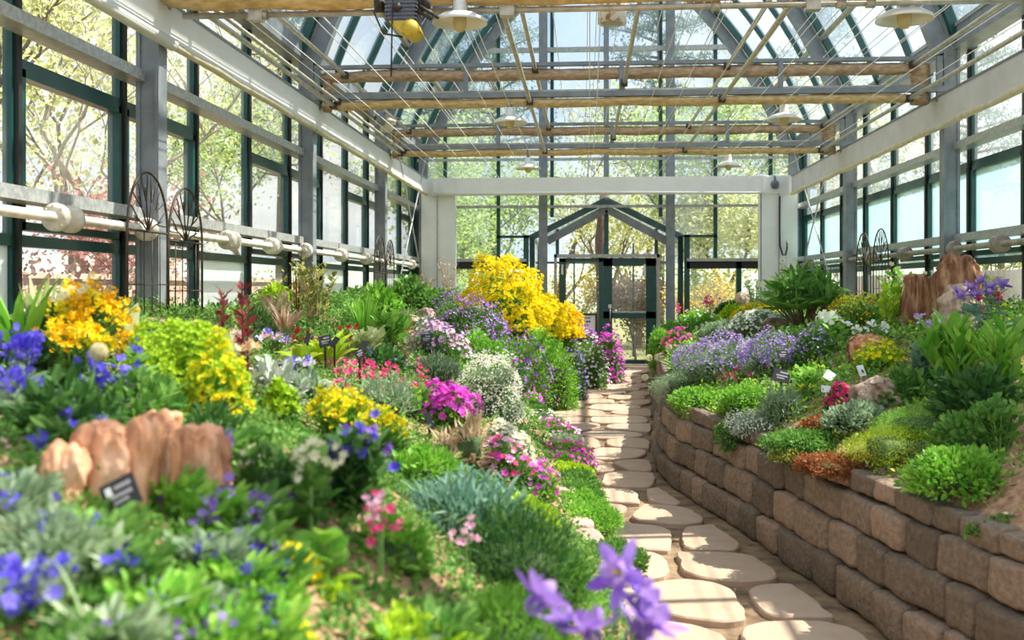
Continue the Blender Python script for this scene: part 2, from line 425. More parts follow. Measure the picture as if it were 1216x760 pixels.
blind('long fabric blind along the right wall, greyed to show shade', 3.83, 5.2, 19.3, 3.27, 3.60, BLINDG, ROLL)
xa, xb = onY(514, 19.2), onY(908, 19.2)
r = thing('roller_blind', 'white fabric blind across the rear wall above the porch', 'blind', (xa, 19.2, 3.3))
g = G(); n = 60; V = []; F = []; W = xb-xa
for i in range(n+1):
    x = W*i/n; e = max(0, 1-min(i, n-i)/14); wv = .012*e*math.sin(i*2.1)
    V += [(x, wv, 0), (x, wv+.008, 0), (x, .008, .3), (x, 0, .3)]
for i in range(n):
    k = i*4
    for j in range(4): F.append((k+j, k+4+j, k+4+(j+1)%4, k+(j+1)%4))
g.add(V, F, BLIND); g.build('fabric', r)
g = G(); g.tube([(0, 0, 0), (W*.5, 0, .012), (W, 0, -.01)], .026, BLIND, 10); g.build('bottom_roll', r)
g = G(); xa2, xb2 = onY(505, 19.3)-xa, onY(936, 19.3)-xa
g.box(xa2, xb2, .12, .2, -.02, .30, WHITEP); g.build('backing_board', r)

# trusses with bunched shade cloth
def bunch(x0, x1, y, z, h, d, m, seed, sag=.02):
    """long crumpled roll of cloth hanging under a chord"""
    g = G(); n = int((x1-x0)/.05); q = 14; V = []; F = []
    for i in range(n+1):
        x = x0+(x1-x0)*i/n
        for k in range(q):
            a = 2*PI*k/q
            s_ = 1+.16*noise.noise(Vector((x*2.2, k*.9, seed)))+.10*noise.noise(Vector((x*9, k*1.7, seed+5)))
            e = min(1, .55+min(i, n-i)*.12)
            V.append((x, y+d/2*s_*math.cos(a), z-sag*abs(math.sin(x*2.4+seed))*.5+h/2*e*s_*math.sin(a)+.012*noise.noise(Vector((x*1.3, seed, 0)))))
    for i in range(n):
        for k in range(q): F.append((i*q+k, (i+1)*q+k, (i+1)*q+(k+1)%q, i*q+(k+1)%q))
    F += [tuple(range(q)), tuple(range(n*q, n*q+q))[::-1]]
    g.add(V, F, m, True); return g
for Y, lab in ((3.0, 'overhead'), (7.2, 'nearest'), (11.4, 'second'), (15.6, 'third')):
    if Y < 7: continue
    r = thing('roof_truss', {'nearest':'near grey tie truss at the top of the view carrying a motor and two lamps', 'second':'second grey tie truss with tan shade cloth bunched below both chords', 'third':'third and farthest grey tie truss with bunched shade cloth'}[lab], 'truss', (0, Y, 0))
    g = G(); g.box(XL-.02, XR+.02, -.02, .05, 3.655, 3.715, STEEL); g.tube([(XL, .10, 3.735), (XR, .10, 3.735)], .022, TUBE); g.build('lower_chord', r)
    g = G(); g.box(XL-.02, XR+.02, .01, .08, 4.01, 4.05, STEEL); g.tube([(XL, .12, 4.045), (XR, .12, 4.045)], .02, TUBE); g.build('upper_chord', r)
    for j in range(1, 4):
        x = XL+(XR-XL)*j/4; g = G(); g.box(x-.025, x+.025, 0, .05, 3.70, 4.02, STEEL); g.build('post', r)
    for x in (XL+.04, XR-.04):
        g = G(); g.box(x-.03, x+.03, 0, .05, 3.55, 4.05, STEEL); g.build('end_bracket', r)
    # hanging cloth rolls: things of their own
    if Y > 10:
        o = bunch(XL+.1, XR-.25, Y+.05, 3.605, .10, .13, CANVAS, Y).build('shade_cloth')
        tag(o, 'tan shade cloth bunched under the lower chord of the %s truss' % lab, 'shade cloth')
        o = bunch(XL+.1, XR-.25, Y+.09, 3.935, .13, .14, CANVASB, Y+3).build('shade_cloth')
        tag(o, 'brown shade cloth bunched under the upper chord of the %s truss' % lab, 'shade cloth')
        for xx, sd, ww in ((XR-.22, 1, 'right'), (XL+.14, -1, 'left')):
            g = G(); V = []
            n = 10; q = 12; F = []
            for i in range(n+1):
                z = 3.98-.44*i/n
                for k in range(q):
                    a = 2*PI*k/q; s_ = 1+.35*noise.noise(Vector((i*.5, k*1.1, Y+sd)))
                    V.append((xx+.10*s_*math.cos(a)*(1 if sd > 0 else .5)-sd*.0, Y+.12+.08*s_*math.sin(a), z))
            for i in range(n):
                for k in range(q): F.append((i*q+k, i*q+(k+1)%q, (i+1)*q+(k+1)%q, (i+1)*q+k))
            F += [tuple(range(q)), tuple(range(n*q, n*q+q))]
            g.add(V, F, CANVASB, True); o = g.build('shade_cloth'); tag(o, 'gathered end of shade cloth at the %s end of the %s truss' % (ww, lab), 'shade cloth')
    else:
        o = bunch(XL+.1, XR-.2, Y-.1, 3.585, .16, .20, CANVAS, 2.2).build('shade_cloth')
        tag(o, 'yellow tan shade cloth rolled along the nearest truss at the top edge', 'shade cloth')
        g = G(); g.tube([(XL+.2, 0, 0), (XR-.1, 0, 0)], .022, TUBE, 10)
        for x in (-2.3, -1.45, -1.15, -.52, .9, 1.75, 1.95, 3.0): g.tube([(x-.03, 0, 0), (x+.03, 0, 0)], .035, TUBE, 10)
        o = g.build('drive_shaft', loc=(0, Y-.05, 3.475)); tag(o, 'horizontal steel drive shaft below the nearest shade cloth', 'shaft')
        for x in (onY(622/1.0, Y)-.9, -.55, 1.56, -2.35):
            g = G(); g.box(-.02, .02, -.03, .03, 0, .24, STEEL); g.box(-.05, .05, -.04, .04, -.03, .05, TUBE)
            o = g.build('shaft_bracket', loc=(x, Y-.05, 3.46)); tag(o, 'small steel bracket holding the drive shaft', 'bracket', 'brackets of the drive shaft')

# lengthwise steel tubes
tl = 'galvanised tube running lengthwise '
for (x, z, r_, lab) in ((-2.85, 3.585, .022, tl+'under the lower chords beside the left blind'), (-2.80, 3.63, .018, tl+'just above its neighbour beside the left blind'),
        (-2.72, 3.93, .022, tl+'at upper chord height on the left'), (-.62, 3.60, .022, tl+'left of centre under the lower chords'),
        (-.56, 3.965, .022, tl+'left of centre under the upper chords'), (.43, 3.80, .022, tl+'along the middle between the chords'),
        (1.50, 3.60, .022, tl+'right of centre under the lower chords'), (1.56, 3.965, .022, tl+'right of centre under the upper chords'),
        (3.52, 3.58, .022, tl+'under the lower chords beside the right blind'), (3.56, 3.95, .022, tl+'at upper chord height on the right')):
    g = G(); g.tube([(x, 4.5, z), (x, 15.75, z)], r_, TUBE, 10)
    for Y in (7.2, 11.4, 15.6): g.box(x-.035, x+.035, Y-.06, Y+.03, z-.035, z+.035, IRON)
    tag(g.build('steel_pipe'), lab, 'tube', 'lengthwise tubes under the roof')
# white cords
rnd = random.Random(4)
cx_ = [-2.55, -2.45, -2.05, -1.95, -1.62, -1.2, -1.12, -.85, -.3, .02, .1, .28, .7, .98, 1.08, 1.3, 1.85, 2.1, 2.18, 2.6, 2.95, 3.05, 3.3]
for j, x in enumerate(cx_):
    for z in (4.07, 3.55):
        if z < 4 and j % 3 == 2: continue
        g = G(); g.tube([(x, 4.5, z), (x+rnd.uniform(-.03, .03), 11.4, z), (x+rnd.uniform(-.05, .05), 19.7, z-.0)], .0042, WIRE, 5)
        tag(g.build('support_wire'), 'thin white cord stretched lengthwise %s the trusses' % ('over' if z > 4 else 'under'), 'cord', 'white cords over the trusses' if z > 4 else 'white cords under the trusses')

# wall brace rods in the last bay
for side, w, gx in ((-1, 'left', -3.02), (1, 'right', 3.86)):
    for (ya, yb, s_) in ((15.9, 19.3, 'rising towards the rear'), (19.3, 15.9, 'rising towards the front')):
        g = G(); g.tube([(gx, ya, 1.2), (gx, yb, 4.1)], .012, GALV, 6)
        tag(g.build('brace_rod'), 'slanting steel brace rod on the %s wall near the corner, %s' % (w, s_), 'rod')

# heating pipes with flanges
for side, w, X in ((-1, 'left', -3.14), (1, 'right', 3.95)):
    r = thing('heating_pipe', 'old %s heating pipe with round flanges below the rail of the %s wall' % ('cream' if side < 0 else 'brownish', w), 'pipe', (X, 0, 1.94))
    pm = mat('cream_pipe_paint', (.62,.55,.44), (.80,.75,.66), rough=.5, scale=12) if side < 0 else mat('brown_pipe_paint', (.28,.23,.18), (.44,.38,.31), rough=.5, scale=12)
    g = G(); g.tube([(0, 3.5, 0), (0, 19.0, 0)], .032, pm, 12); g.build('tube', r)
    for Y in [5.85, 6.02, 7.1, 8.75, 8.87, 10.0, 10.1, 11.25, 12.9, 13.0, 14.4, 14.5, 15.7, 18.3]:
        g = G(); rr = .085
        g.lathe([(0, -.035), (rr*.7, -.035), (rr, -.02), (rr, .02), (rr*.7, .035), (0, .035)], pm, (0, Y, 0), 18, 'y')
        for k in range(8): a = k*PI/4; g.box(rr*.8*math.cos(a)-.006, rr*.8*math.cos(a)+.006, Y-.042, Y+.042, rr*.8*math.sin(a)-.006, rr*.8*math.sin(a)+.006, pm)
        g.build('flange', r)

# trellises: arched wire panels
def trellis(lab, X, ya, yb, z0, z1, cat='trellis'):
    W = yb-ya; r = thing('wire_trellis', lab, cat, (X, ya, z0)); H = z1-z0; R = W/2; hs = H-R*1.25
    g = G(); pts = [(0, 0, 0), (0, 0, hs)]+[(0, R-R*math.cos(a), hs+R*1.25*math.sin(a)) for a in [PI*i/20 for i in range(1, 20)]]+[(0, W, hs), (0, W, 0)]
    g.tube(pts, .0085, IRON, 8); g.build('arched_frame', r)
    g = G(); g.tube([(0, 0, hs), (0, W, hs)], .008, IRON, 6)
    z = hs-.33
    while z > .1: g.tube([(0, 0, z), (0, W, z)], .004, IRON, 5); z -= .33
    for k in range(1, 5): g.tube([(0, W*k/5, 0), (0, W*k/5, hs)], .004, IRON, 5)
    g.build('wire_grid', r)
    g = G()
    for a in (18, 48, 78, 108, 138, 165):
        a = math.radians(a); e = (0, R-R*.72*math.cos(a), hs+R*.95*math.sin(a)); c = (0, R, hs)
        g.tube([c, (0, (c[1]+e[1])/2, (c[2]+e[2])/2+.01), e], .005, IRON, 5)
        for sg in (-1, 1):
            f = (0, e[1]-R*.28*math.cos(a+sg*.55), e[2]+R*.28*math.sin(a+sg*.55)); m_ = (0, e[1]-.05*math.cos(a+sg*.9), e[2]+.05*math.sin(a+sg*.9))
            g.tube([(0, (c[1]+2*e[1])/3, (c[2]+2*e[2])/3), m_, f], .0045, IRON, 5)
    g.build('fan_ornament', r)
def zat(py, Y, X): return EYE+(HOR-py)/F_PX*(Y*CS-X*SN)
Xt = -2.72
def tz(px0, px1, py, X): y = (onX(px0, X)+onX(px1, X))/2; return zat(py, y, X)
trellis('taller arched black wire trellis in front of the near left column', Xt, onX(151, Xt), onX(199, Xt), 1.25, tz(151, 199, 205, Xt))
trellis('shorter arched black wire trellis right beside the near left column', Xt, onX(200, Xt), onX(240, Xt), 1.25, tz(200, 240, 224, Xt))
trellis('first of the two dark wire trellises by the third left column', Xt, onX(444, Xt), onX(458, Xt), 1.3, tz(444, 458, 280, Xt))
trellis('farther of the two dark wire trellises by the third left column', Xt, onX(459, Xt), onX(468, Xt), 1.3, tz(459, 468, 285, Xt))
Xr = 3.62
trellis('taller arched wire trellis before the right glass wall', Xr, onX(1055, Xr), onX(1037, Xr), 1.2, tz(1036, 1055, 272, Xr))
trellis('shorter arched wire trellis before the right glass wall', Xr, onX(1034, Xr), onX(1017, Xr), 1.2, tz(1016, 1034, 277, Xr))

# pendant lamps
def make_lamp():
    r = thing('pendant_lamp', '', 'lamp')
    g = G(); g.lathe([(.0, .155), (.038, .155), (.045, .14), (.052, .06), (.075, .05), (.13, .035), (.185, .0), (.192, -.025), (.186, -.025), (.178, -.0), (.125, .025), (.07, .04), (.0, .045)], ALU, n=36); g.build('lamp_shade', r)
    g = G(); g.lathe([(.0, -.085), (.028, -.078), (.044, -.055), (.05, -.02), (.046, .03), (.044, .045), (0, .045)], BULB, n=20); g.build('glass_jar', r)
    g = G(); g.lathe([(.0, .24), (.02, .24), (.022, .155), (0, .155)], STEEL, n=14); g.tube([(0, 0, .24), (0, 0, .30)], .01, STEEL, 8); g.build('stem', r)
    return r
lamp0 = make_lamp(); first = True
for (px, py, d, lab, sc) in ((546, 24, 7.1, 'large white pendant lamp left of centre under the nearest truss', 1), (1074, 20, 7.1, 'large white pendant lamp at upper right under the nearest truss', 1.02),
        (606, 144, 11.45, 'white pendant lamp left of centre under the second truss', 1), (931, 140, 11.45, 'white pendant lamp right of centre under the second truss', 1),
        (627, 199, 15.6, 'white pendant lamp left of centre under the third truss', 1), (865, 196, 15.6, 'white pendant lamp right of centre under the third truss', 1)):
    o = lamp0 if first else copy_tree(lamp0); first = False
    o.location = at(px, py, d); o['label'] = lab; o.scale = (sc,)*3; o['group'] = 'pendant lamps under the trusses'
r = thing('can_light', 'rusty white cylindrical lamp hanging at the top centre', 'lamp', at(727, 28, 9.2))
g = G(); g.lathe([(.10, .0), (.13, .0), (.13, .30), (.04, .33), (.0, .33)], RUSTW, n=28); g.lathe([(.10, 0), (.10, .28), (0, .28)], RUSTW, n=28); g.build('housing', r)
g = G(); g.tube([(0, 0, .3), (0, 0, .62)], .01, STEEL, 6); g.build('stem', r)
r = thing('bucket_lamp', 'small tan capped lamp at the left end of the third truss', 'lamp', at(459, 156, 14.2))
g = G(); g.lathe([(.0, 0), (.085, 0), (.09, .10), (.14, .13), (.135, .15), (.05, .19), (.04, .26), (0, .27)], mat('tan_enamel', (.68,.58,.42), (.78,.70,.56), rough=.5, scale=12), n=24); g.build('housing', r)
g = G(); g.tube([(0, 0, .25), (.0, 1.2, .36)], .008, STEEL, 6); g.build('stem', r)

# motor gearbox on the nearest truss
p = at(480, 22, 7.0)
r = thing('shade_motor', 'grey and yellow electric gear motor hanging from the nearest truss', 'motor', p)
g = G(); g.box(-.10, .09, -.1, .1, -.04, .17, MOTORG)
for k in range(7): g.box(-.115, .105, -.11, .11, -.03+k*.027, -.018+k*.027, MOTORG)
g.build('motor_housing', r)
g = G(); g.add([(-.09,-.1,-.04),(.10,-.1,-.04),(.13,-.1,-.11),(.0,-.1,-.12),(-.09,.1,-.04),(.10,.1,-.04),(.13,.1,-.11),(.0,.1,-.12)], [(0,1,2,3)[::-1],(4,5,6,7),(0,1,5,4),(1,2,6,5),(2,3,7,6),(3,0,4,7)], MOTORY)
g.tube([(.06, -.12, -.09), (.06, .1, -.09)], .055, MOTORY, 16); g.build('gearbox', r)
g = G(); g.tube([(.12, -.08, .06), (.22, -.08, .0), (.2, -.08, -.03), (.1, -.08, .03)], .012, IRON, 8); g.tube([(.12, -.02, .1), (.24, -.02, -.01)], .01, IRON, 8); g.build('cable', r)
g = G(); g.tube([(-.03, -.13, .05), (-.03, -.1, .05)], .03, IRON, 14); g.build('cap', r)
for x in (-.17, .15):
    g = G(); g.tube([(x-.03, 0, .10), (x+.03, 0, .10)], .055, IRON, 14); g.build('coupling', r)
g = G(); n = 14
for k in range(n): 
    a = 2*PI*k/n; b = 2*PI*(k+1)/n
    g.tube([(-.12+.045*math.cos(a), -.11, .16+.045*math.sin(a)), (-.12+.045*math.cos(b), -.11, .16+.045*math.sin(b))], .007, IRON, 5)
g.tube([(-.15, -.11, .13), (-.19, -.1, .02), (-.13, -.08, -.12), (.0, -.05, -.14)], .007, IRON, 6)
g.tube([(-.06, -.11, .15), (-.07, -.11, -.42)], .006, IRON, 6); g.build('chain', r)
r = thing('shade_pulley', 'round grey pulley housing under the left roof slope', 'pulley', at(451, 140, 14.0))
g = G(); g.tube([(-.05, 0, 0), (.05, .05, 0)], .10, STEEL, 18); g.tube([(-.08, 0, 0), (.08, .05, 0)], .03, IRON, 10); g.build('wheel', r)
g = G(); g.bar((0, .02, 0), (0, .02, .35), .03, .03, STEEL, (0, 1, 0)); g.build('hanger', r)

# cable and ball camera on right pier
P0 = 19.3; x = onY(926, P0); x2 = onY(933, P0)
g = G(); z = lambda py: zat(py, P0, 3.4)
g.tube([(x, P0, z(233)), (x, P0, z(240)), (x-.005, P0-.01, z(270)), (x+.0, P0-.02, z(292)), (x+.05, P0-.02, z(303)), (x+.10, P0-.02, z(303)), (x2+.02, P0-.01, z(296)), (x2+.03, P0, z(286))], .016, BLACKP, 8)
tag(g.build('looped_cable'), 'black cable hanging in a loop on the right white pier', 'cable')
r = thing('ball_camera', 'small grey ball camera at the top of the right white pier', 'camera', (onY(920, P0), P0-.02, z(219)))
g = G(); g.lathe([(0, -.09), (.05, -.075), (.075, -.03), (.075, .02), (.05, .06), (0, .08)], MOTORG, n=20); g.build('dome', r)
g = G(); g.tube([(0, 0, .06), (.0, .0, .14), (.0, .05, .16)], .02, STEEL, 10); g.build('mount', r)

# entrance porch with double door
YD = 20.12
def px(x, Y=YD): return onY(x, Y)
def pz(py, Y=YD): return zat(py, Y, CX)
r = thing('wall_porch', None, None, kind='structure')
ax, az = px(720, 20), pz(236, 20); lx, lz = px(629, 20), pz(281, 20); rx = px(811, 20)
g = G()
for sx in (lx, rx):
    g.bar((ax, 20.0, az), (sx, 20.0, lz), .16, .09, TEAL, (0, 1, 0)) if False else g.bar((ax, 20.0, az-.03), (sx, 20.0, lz-.03), .09, .12, TEAL, (0, 0, 1))
    g.box(min(sx, sx+.1 if sx < 0 else sx-.1), max(sx, sx+.1 if sx < 0 else sx-.1), 19.95, 20.05, 0, lz, TEAL)
g.box(ax-.045, ax+.045, 20.02, 20.1, pz(302), az, TEAL)
g.box(px(660), px(664), 20.02, 20.1, pz(302), pz(272), TEAL); g.box(px(777), px(781), 20.02, 20.1, pz(302), pz(272), TEAL)
g.build('gable_frame', r)
g = G()
for sx in (px(650), px(791)): g.bar((ax, 19.93, pz(249)), (sx, 19.93, pz(287)), .05, .15, STEEL, (0, 0, 1))
g.build('grey_rafters', r)
g = G(); g.box(px(658), px(783), 20.0, 20.12, pz(306), pz(302), GALV); g.box(px(658), px(661.5), 20.0, 20.12, 0, pz(302), GALV); g.box(px(779.5), px(783), 20.0, 20.12, 0, pz(302), GALV)
g.build('door_surround', r)
# porch side walls and roof beyond
YE = 22.6
g = G()
for sx in (lx+.05, rx-.05):
    g.box(sx-.01, sx+.01, 20.05, YE, .3, lz-.05, GLASSD)
    g.bar((sx, 20.0, lz-.04), (sx, YE, lz-.04), .06, .06, TEAL); g.box(sx-.03, sx+.03, YE-.06, YE, 0, lz, TEAL); g.box(sx-.03, sx+.03, 20.1, YE, 0, .3, WHITEP)
    V = [(sx, 20.05, lz), (ax, 20.05, az), (ax, YE, az), (sx, YE, lz)]; g.add(V+[(a, b, c+.01) for a, b, c in V], [(0,1,2,3), (4,7,6,5)], GLASST)
    g.bar((ax, YE, az-.03), (sx, YE, lz-.03), .06, .07, TEAL)
    V = [(sx, 20.04, lz), (ax, 20.04, az), (ax, 20.04, pz(302)), (sx, 20.04, pz(302))]; g.add(V, [(0,1,2,3)], GLASSD)
g.bar((ax, 20, az), (ax, YE, az), .06, .06, TEAL)
for x_ in (-.65, 0, .65): g.box(CX+x_-.02, CX+x_+.02, YE-.04, YE, .0, 2.5, TEAL)
g.box(lx, rx, YE-.04, YE, 2.05, 2.1, TEAL)
g.build('porch_glazing', r)
g = G()
for a, b in ((px(650), px(659)), (px(783), px(792))): g.box(a, b, 20.05, 20.055, .3, pz(280), GLASSD)
g.build('side_lights', r)
# fixed left leaf
r = thing('door_1', None, None, kind='structure')
g = G(); x0, x1 = px(664), px(716); zt_, zb_ = pz(306.5), 0.02
g.box(x0, px(672), YD-.03, YD+.03, zb_, zt_, TEAL); g.box(px(711), x1, YD-.03, YD+.03, zb_, zt_, TEAL); g.box(x0, x1, YD-.03, YD+.03, pz(311), zt_, TEAL)
g.box(x0, x1, YD-.03, YD+.03, zb_, .18, TEAL); g.build('frame', r)
g = G(); g.box(px(672), px(711), YD-.004, YD+.004, .18, pz(311), GLASSD); g.build('glass_pane', r)
g = G(); g.box(px(666.5), px(669), YD-.06, YD-.03, pz(326), pz(314), WHITEP); g.build('latch', r)
r = thing('door_2', None, None, kind='structure')
g = G(); x0, x1 = px(716.5), px(779)
g.box(x0, px(727), YD-.03, YD+.03, zb_, zt_, TEAL); g.box(px(767), x1, YD-.03, YD+.03, zb_, zt_, TEAL)
g.box(x0, x1, YD-.03, YD+.03, pz(316), zt_, TEAL); g.box(x0, x1, YD-.03, YD+.03, pz(378), pz(370), TEAL); g.box(x0, x1, YD-.03, YD+.03, zb_, pz(427), TEAL)
g.box(px(727), px(767), YD-.035, YD+.035, pz(371.5), pz(369.5), GALV)
g.build('frame', r)
g = G(); g.box(px(727), px(767), YD-.004, YD+.004, pz(427), pz(378), GLASSD); g.box(px(727), px(767), YD-.004, YD+.004, pz(370), pz(316), GLASSD); g.build('glass_pane', r)
g = G(); hx = px(724.5); g.tube([(hx, YD-.03, pz(367)), (hx, YD-.08, pz(368)), (hx, YD-.08, pz(380)), (hx, YD-.03, pz(381))], .013, GALV, 8); g.build('door_handle', r)
g = G(); g.box(px(722.3), px(726.2), YD-.04, YD-.03, pz(366), pz(361.5), PRINTW); g.build('card', r)
g = G(); g.box(px(764), px(766.5), YD-.06, YD-.03, pz(326), pz(314), WHITEP); g.build('latch', r)

# easel sign
Ps = at(690, 403, 17.6)
r = thing('easel_sign', 'white notice board in a black frame near the porch door', 'sign', (Ps.x, Ps.y, 0), rz=YAW)
zc = lambda py: EYE-(py-HOR)/F_PX*17.6
hw = 17.5/F_PX*17.6; a, b = zc(402), zc(373)
g = G(); g.box(-hw, hw, 0, .02, a-.1, b-.01, SIGNW); g.build('board', r)
g = G()
g.box(-hw-.01, hw+.015, -.015, .03, b-.02, b+.012, BLACKP); g.box(hw-.01, hw+.02, -.015, .03, a-.12, b, BLACKP); g.box(-hw-.015, -hw+.01, -.015, .03, a-.12, b, BLACKP); g.box(-hw, hw, -.015, .03, a-.13, a-.1, BLACKP)
g.build('frame', r)
g = G(); rr = random.Random(2)
x = -.13
while x < .17: w = rr.uniform(.008, .02); g.box(x, x+w, -.004, .002, b-.075-rr.uniform(0, .006), b-.055, MOTORG); x += w+.006
for x in (-.0, .035, .09, .13): 
    g.box(x-.02+.02, x+.03, -.004, .002, b-.145, b-.115, PRINTD)
for x in (-.09, -.05, .05, .1): g.box(x, x+.025, -.004, .002, b-.2, b-.175, MOTORG)
g.build('lettering', r)
g = G(); g.bar((-.18, .05, 0), (-.18, .02, a), .03, .03, BLACKP, (0, 1, 0)); g.bar((.18, .05, 0), (.18, .02, a), .03, .03, BLACKP, (0, 1, 0)); g.bar((0, .5, 0), (0, .03, b-.05), .03, .03, BLACKP, (0, 1, 0)); g.build('stand', r)

# ------------------------------------------------------------------ floor, path, walls
g = G(); g.box(-3.4, 4.2, Y0, 20.1, -.1, -.0, MORTAR); g.build('floor', kind='structure')
# beds
def bedmesh(side):
    g = G(); ys = np.linspace(Y0+.1, 19.9, 300); n = 60; V = []; F = []
    for y in ys:
        e = float(le(y)) if side < 0 else float(re_(y))
        X1 = GL+.1 if side < 0 else GR-.1
        ts = np.linspace(0, 1, n)**1.5
        x = e+side*.16+(X1-e-side*.16)*ts
        z = zt(x, np.full(n, y))
        for i in range(n):
            zz = z[i]+.018*noise.noise(Vector((x[i]*6, y*6, 0)))+.012*noise.noise(Vector((x[i]*17, y*17, 3)))
            V.append((x[i], y, zz-(.02 if i == 0 else 0)))
    V = np.array(V); m = len(ys)
    for j in range(m-1):
        for i in range(n-1):
            k = j*n+i; F.append((k, k+1, k+n+1, k+n))
    g.add(V, np.array(F), SOIL, True)
    # skirt down to the floor at the edge
    b0 = V.reshape(m, n, 3)[:, 0, :].copy(); b1 = b0.copy(); b1[:, 2] = 0
    g.add(np.concatenate([b0, b1]), [(i, i+1, m+i+1, m+i) for i in range(m-1)], SOIL)
    g.build('ground_bed_'+('left' if side < 0 else 'right'), kind='structure')
bedmesh(-1); bedmesh(1)

# block retaining walls
def sblock(L, H, D, seed, n=8):
    """rounded rough block, returns verts and faces; x along, z up"""
    V = {}; F = []; idx = []
    def key(p): return tuple(np.round(p, 4))
    verts = []
    for ax_ in range(3):
        for sg in (-1, 1):
            grid = []
            for i in range(n+1):
                row = []
                for j in range(n+1):
                    p = [0, 0, 0]; p[ax_] = sg; p[(ax_+1) % 3] = -1+2*i/n; p[(ax_+2) % 3] = -1+2*j/n
                    k = tuple(round(c, 3) for c in p)
                    if k not in V: V[k] = len(verts); verts.append(p)
                    row.append(V[k])
                grid.append(row)
            for i in range(n):
                for j in range(n):
                    q = (grid[i][j], grid[i+1][j], grid[i+1][j+1], grid[i][j+1]); F.append(q if sg > 0 else q[::-1])
    P = np.array(verts, float)
    e = 9.0
    nrm = (np.abs(P)**e).sum(1)**(1/e); P = P/nrm[:, None]
    P = P*np.array([L/2, D/2, H/2])
    for i in range(len(P)):
        q = Vector(P[i])*9+Vector((seed, seed*2, 0)); nn = noise.noise_vector(q); P[i] += np.array(nn)*.010
        nn = noise.noise_vector(q*.35); P[i] += np.array(nn)*.016; P[i] += np.array(noise.noise_vector(q*3))*.004
    return P, np.array(F)
def wallrun(name, lab, pts, side, courses, m, seed, D=.2, batter=.03):
    rd = random.Random(seed)
    P = [Vector((x, y, 0)) for x, y in pts]; cum = [0]
    for a, b in zip(P, P[1:]): cum.append(cum[-1]+(b-a).length)
    def pt(s_):
        s_ = max(0, min(cum[-1]-1e-4, s_)); i = max(j for j in range(len(P)-1) if cum[j] <= s_)
        t = (s_-cum[i])/(cum[i+1]-cum[i]); return P[i].lerp(P[i+1], t)
    g = G(); cap = G(); z = 0
    for ci, h in enumerate(courses):
        last = ci == len(courses)-1
        s_ = -rd.uniform(0, .2)
        while s_ < cum[-1]:
            L = rd.choice([.22, .28, .34, .42, .48]) if not last else rd.choice([.2, .26, .32])
            a = pt(max(s_, 0)); b = pt(s_+L); t = (b-a)
            if t.length > .06:
                LL = t.length; t.normalize(); nr = Vector((t.y, -t.x, 0))*side    # towards the bed
                c = (a+b)/2+nr*(D/2+batter*ci)+Vector((0, 0, z+h/2))
                V, F = sblock(LL*.985, h*(.97+.03*rd.random()), D*rd.uniform(.94, 1.06), rd.uniform(0, 99))
                W = np.outer(V[:, 0], np.array(t))+np.outer(V[:, 1], np.array(nr))+np.outer(V[:, 2], [0, 0, 1])+np.array(c)
                (cap if last else g).add(W, F, m, True)
            s_ += L
        z += h
    r = thing(name, lab, 'garden wall', kind='structure')
    g.build('block_courses', r); cap.build('coping_blocks', r)
def dense(E_, y0, y1, st=.12):
    ys = np.arange(y0, y1, st); return [(float(np.interp(y, *E_)), float(y)) for y in ys]
wallrun('retaining_wall', 'curved wall of rough brown stone blocks holding the right bed', dense(RE, 1.6, 19.3), 1, [.185, .18, .165, .10], BLOCK, 5)
wallrun('retaining_wall', 'wall of pinkish stone blocks holding the left bed', dense(LE, 1.0, 17.2), -1, [.15, .14, .14, .06], BLOCKP, 9)

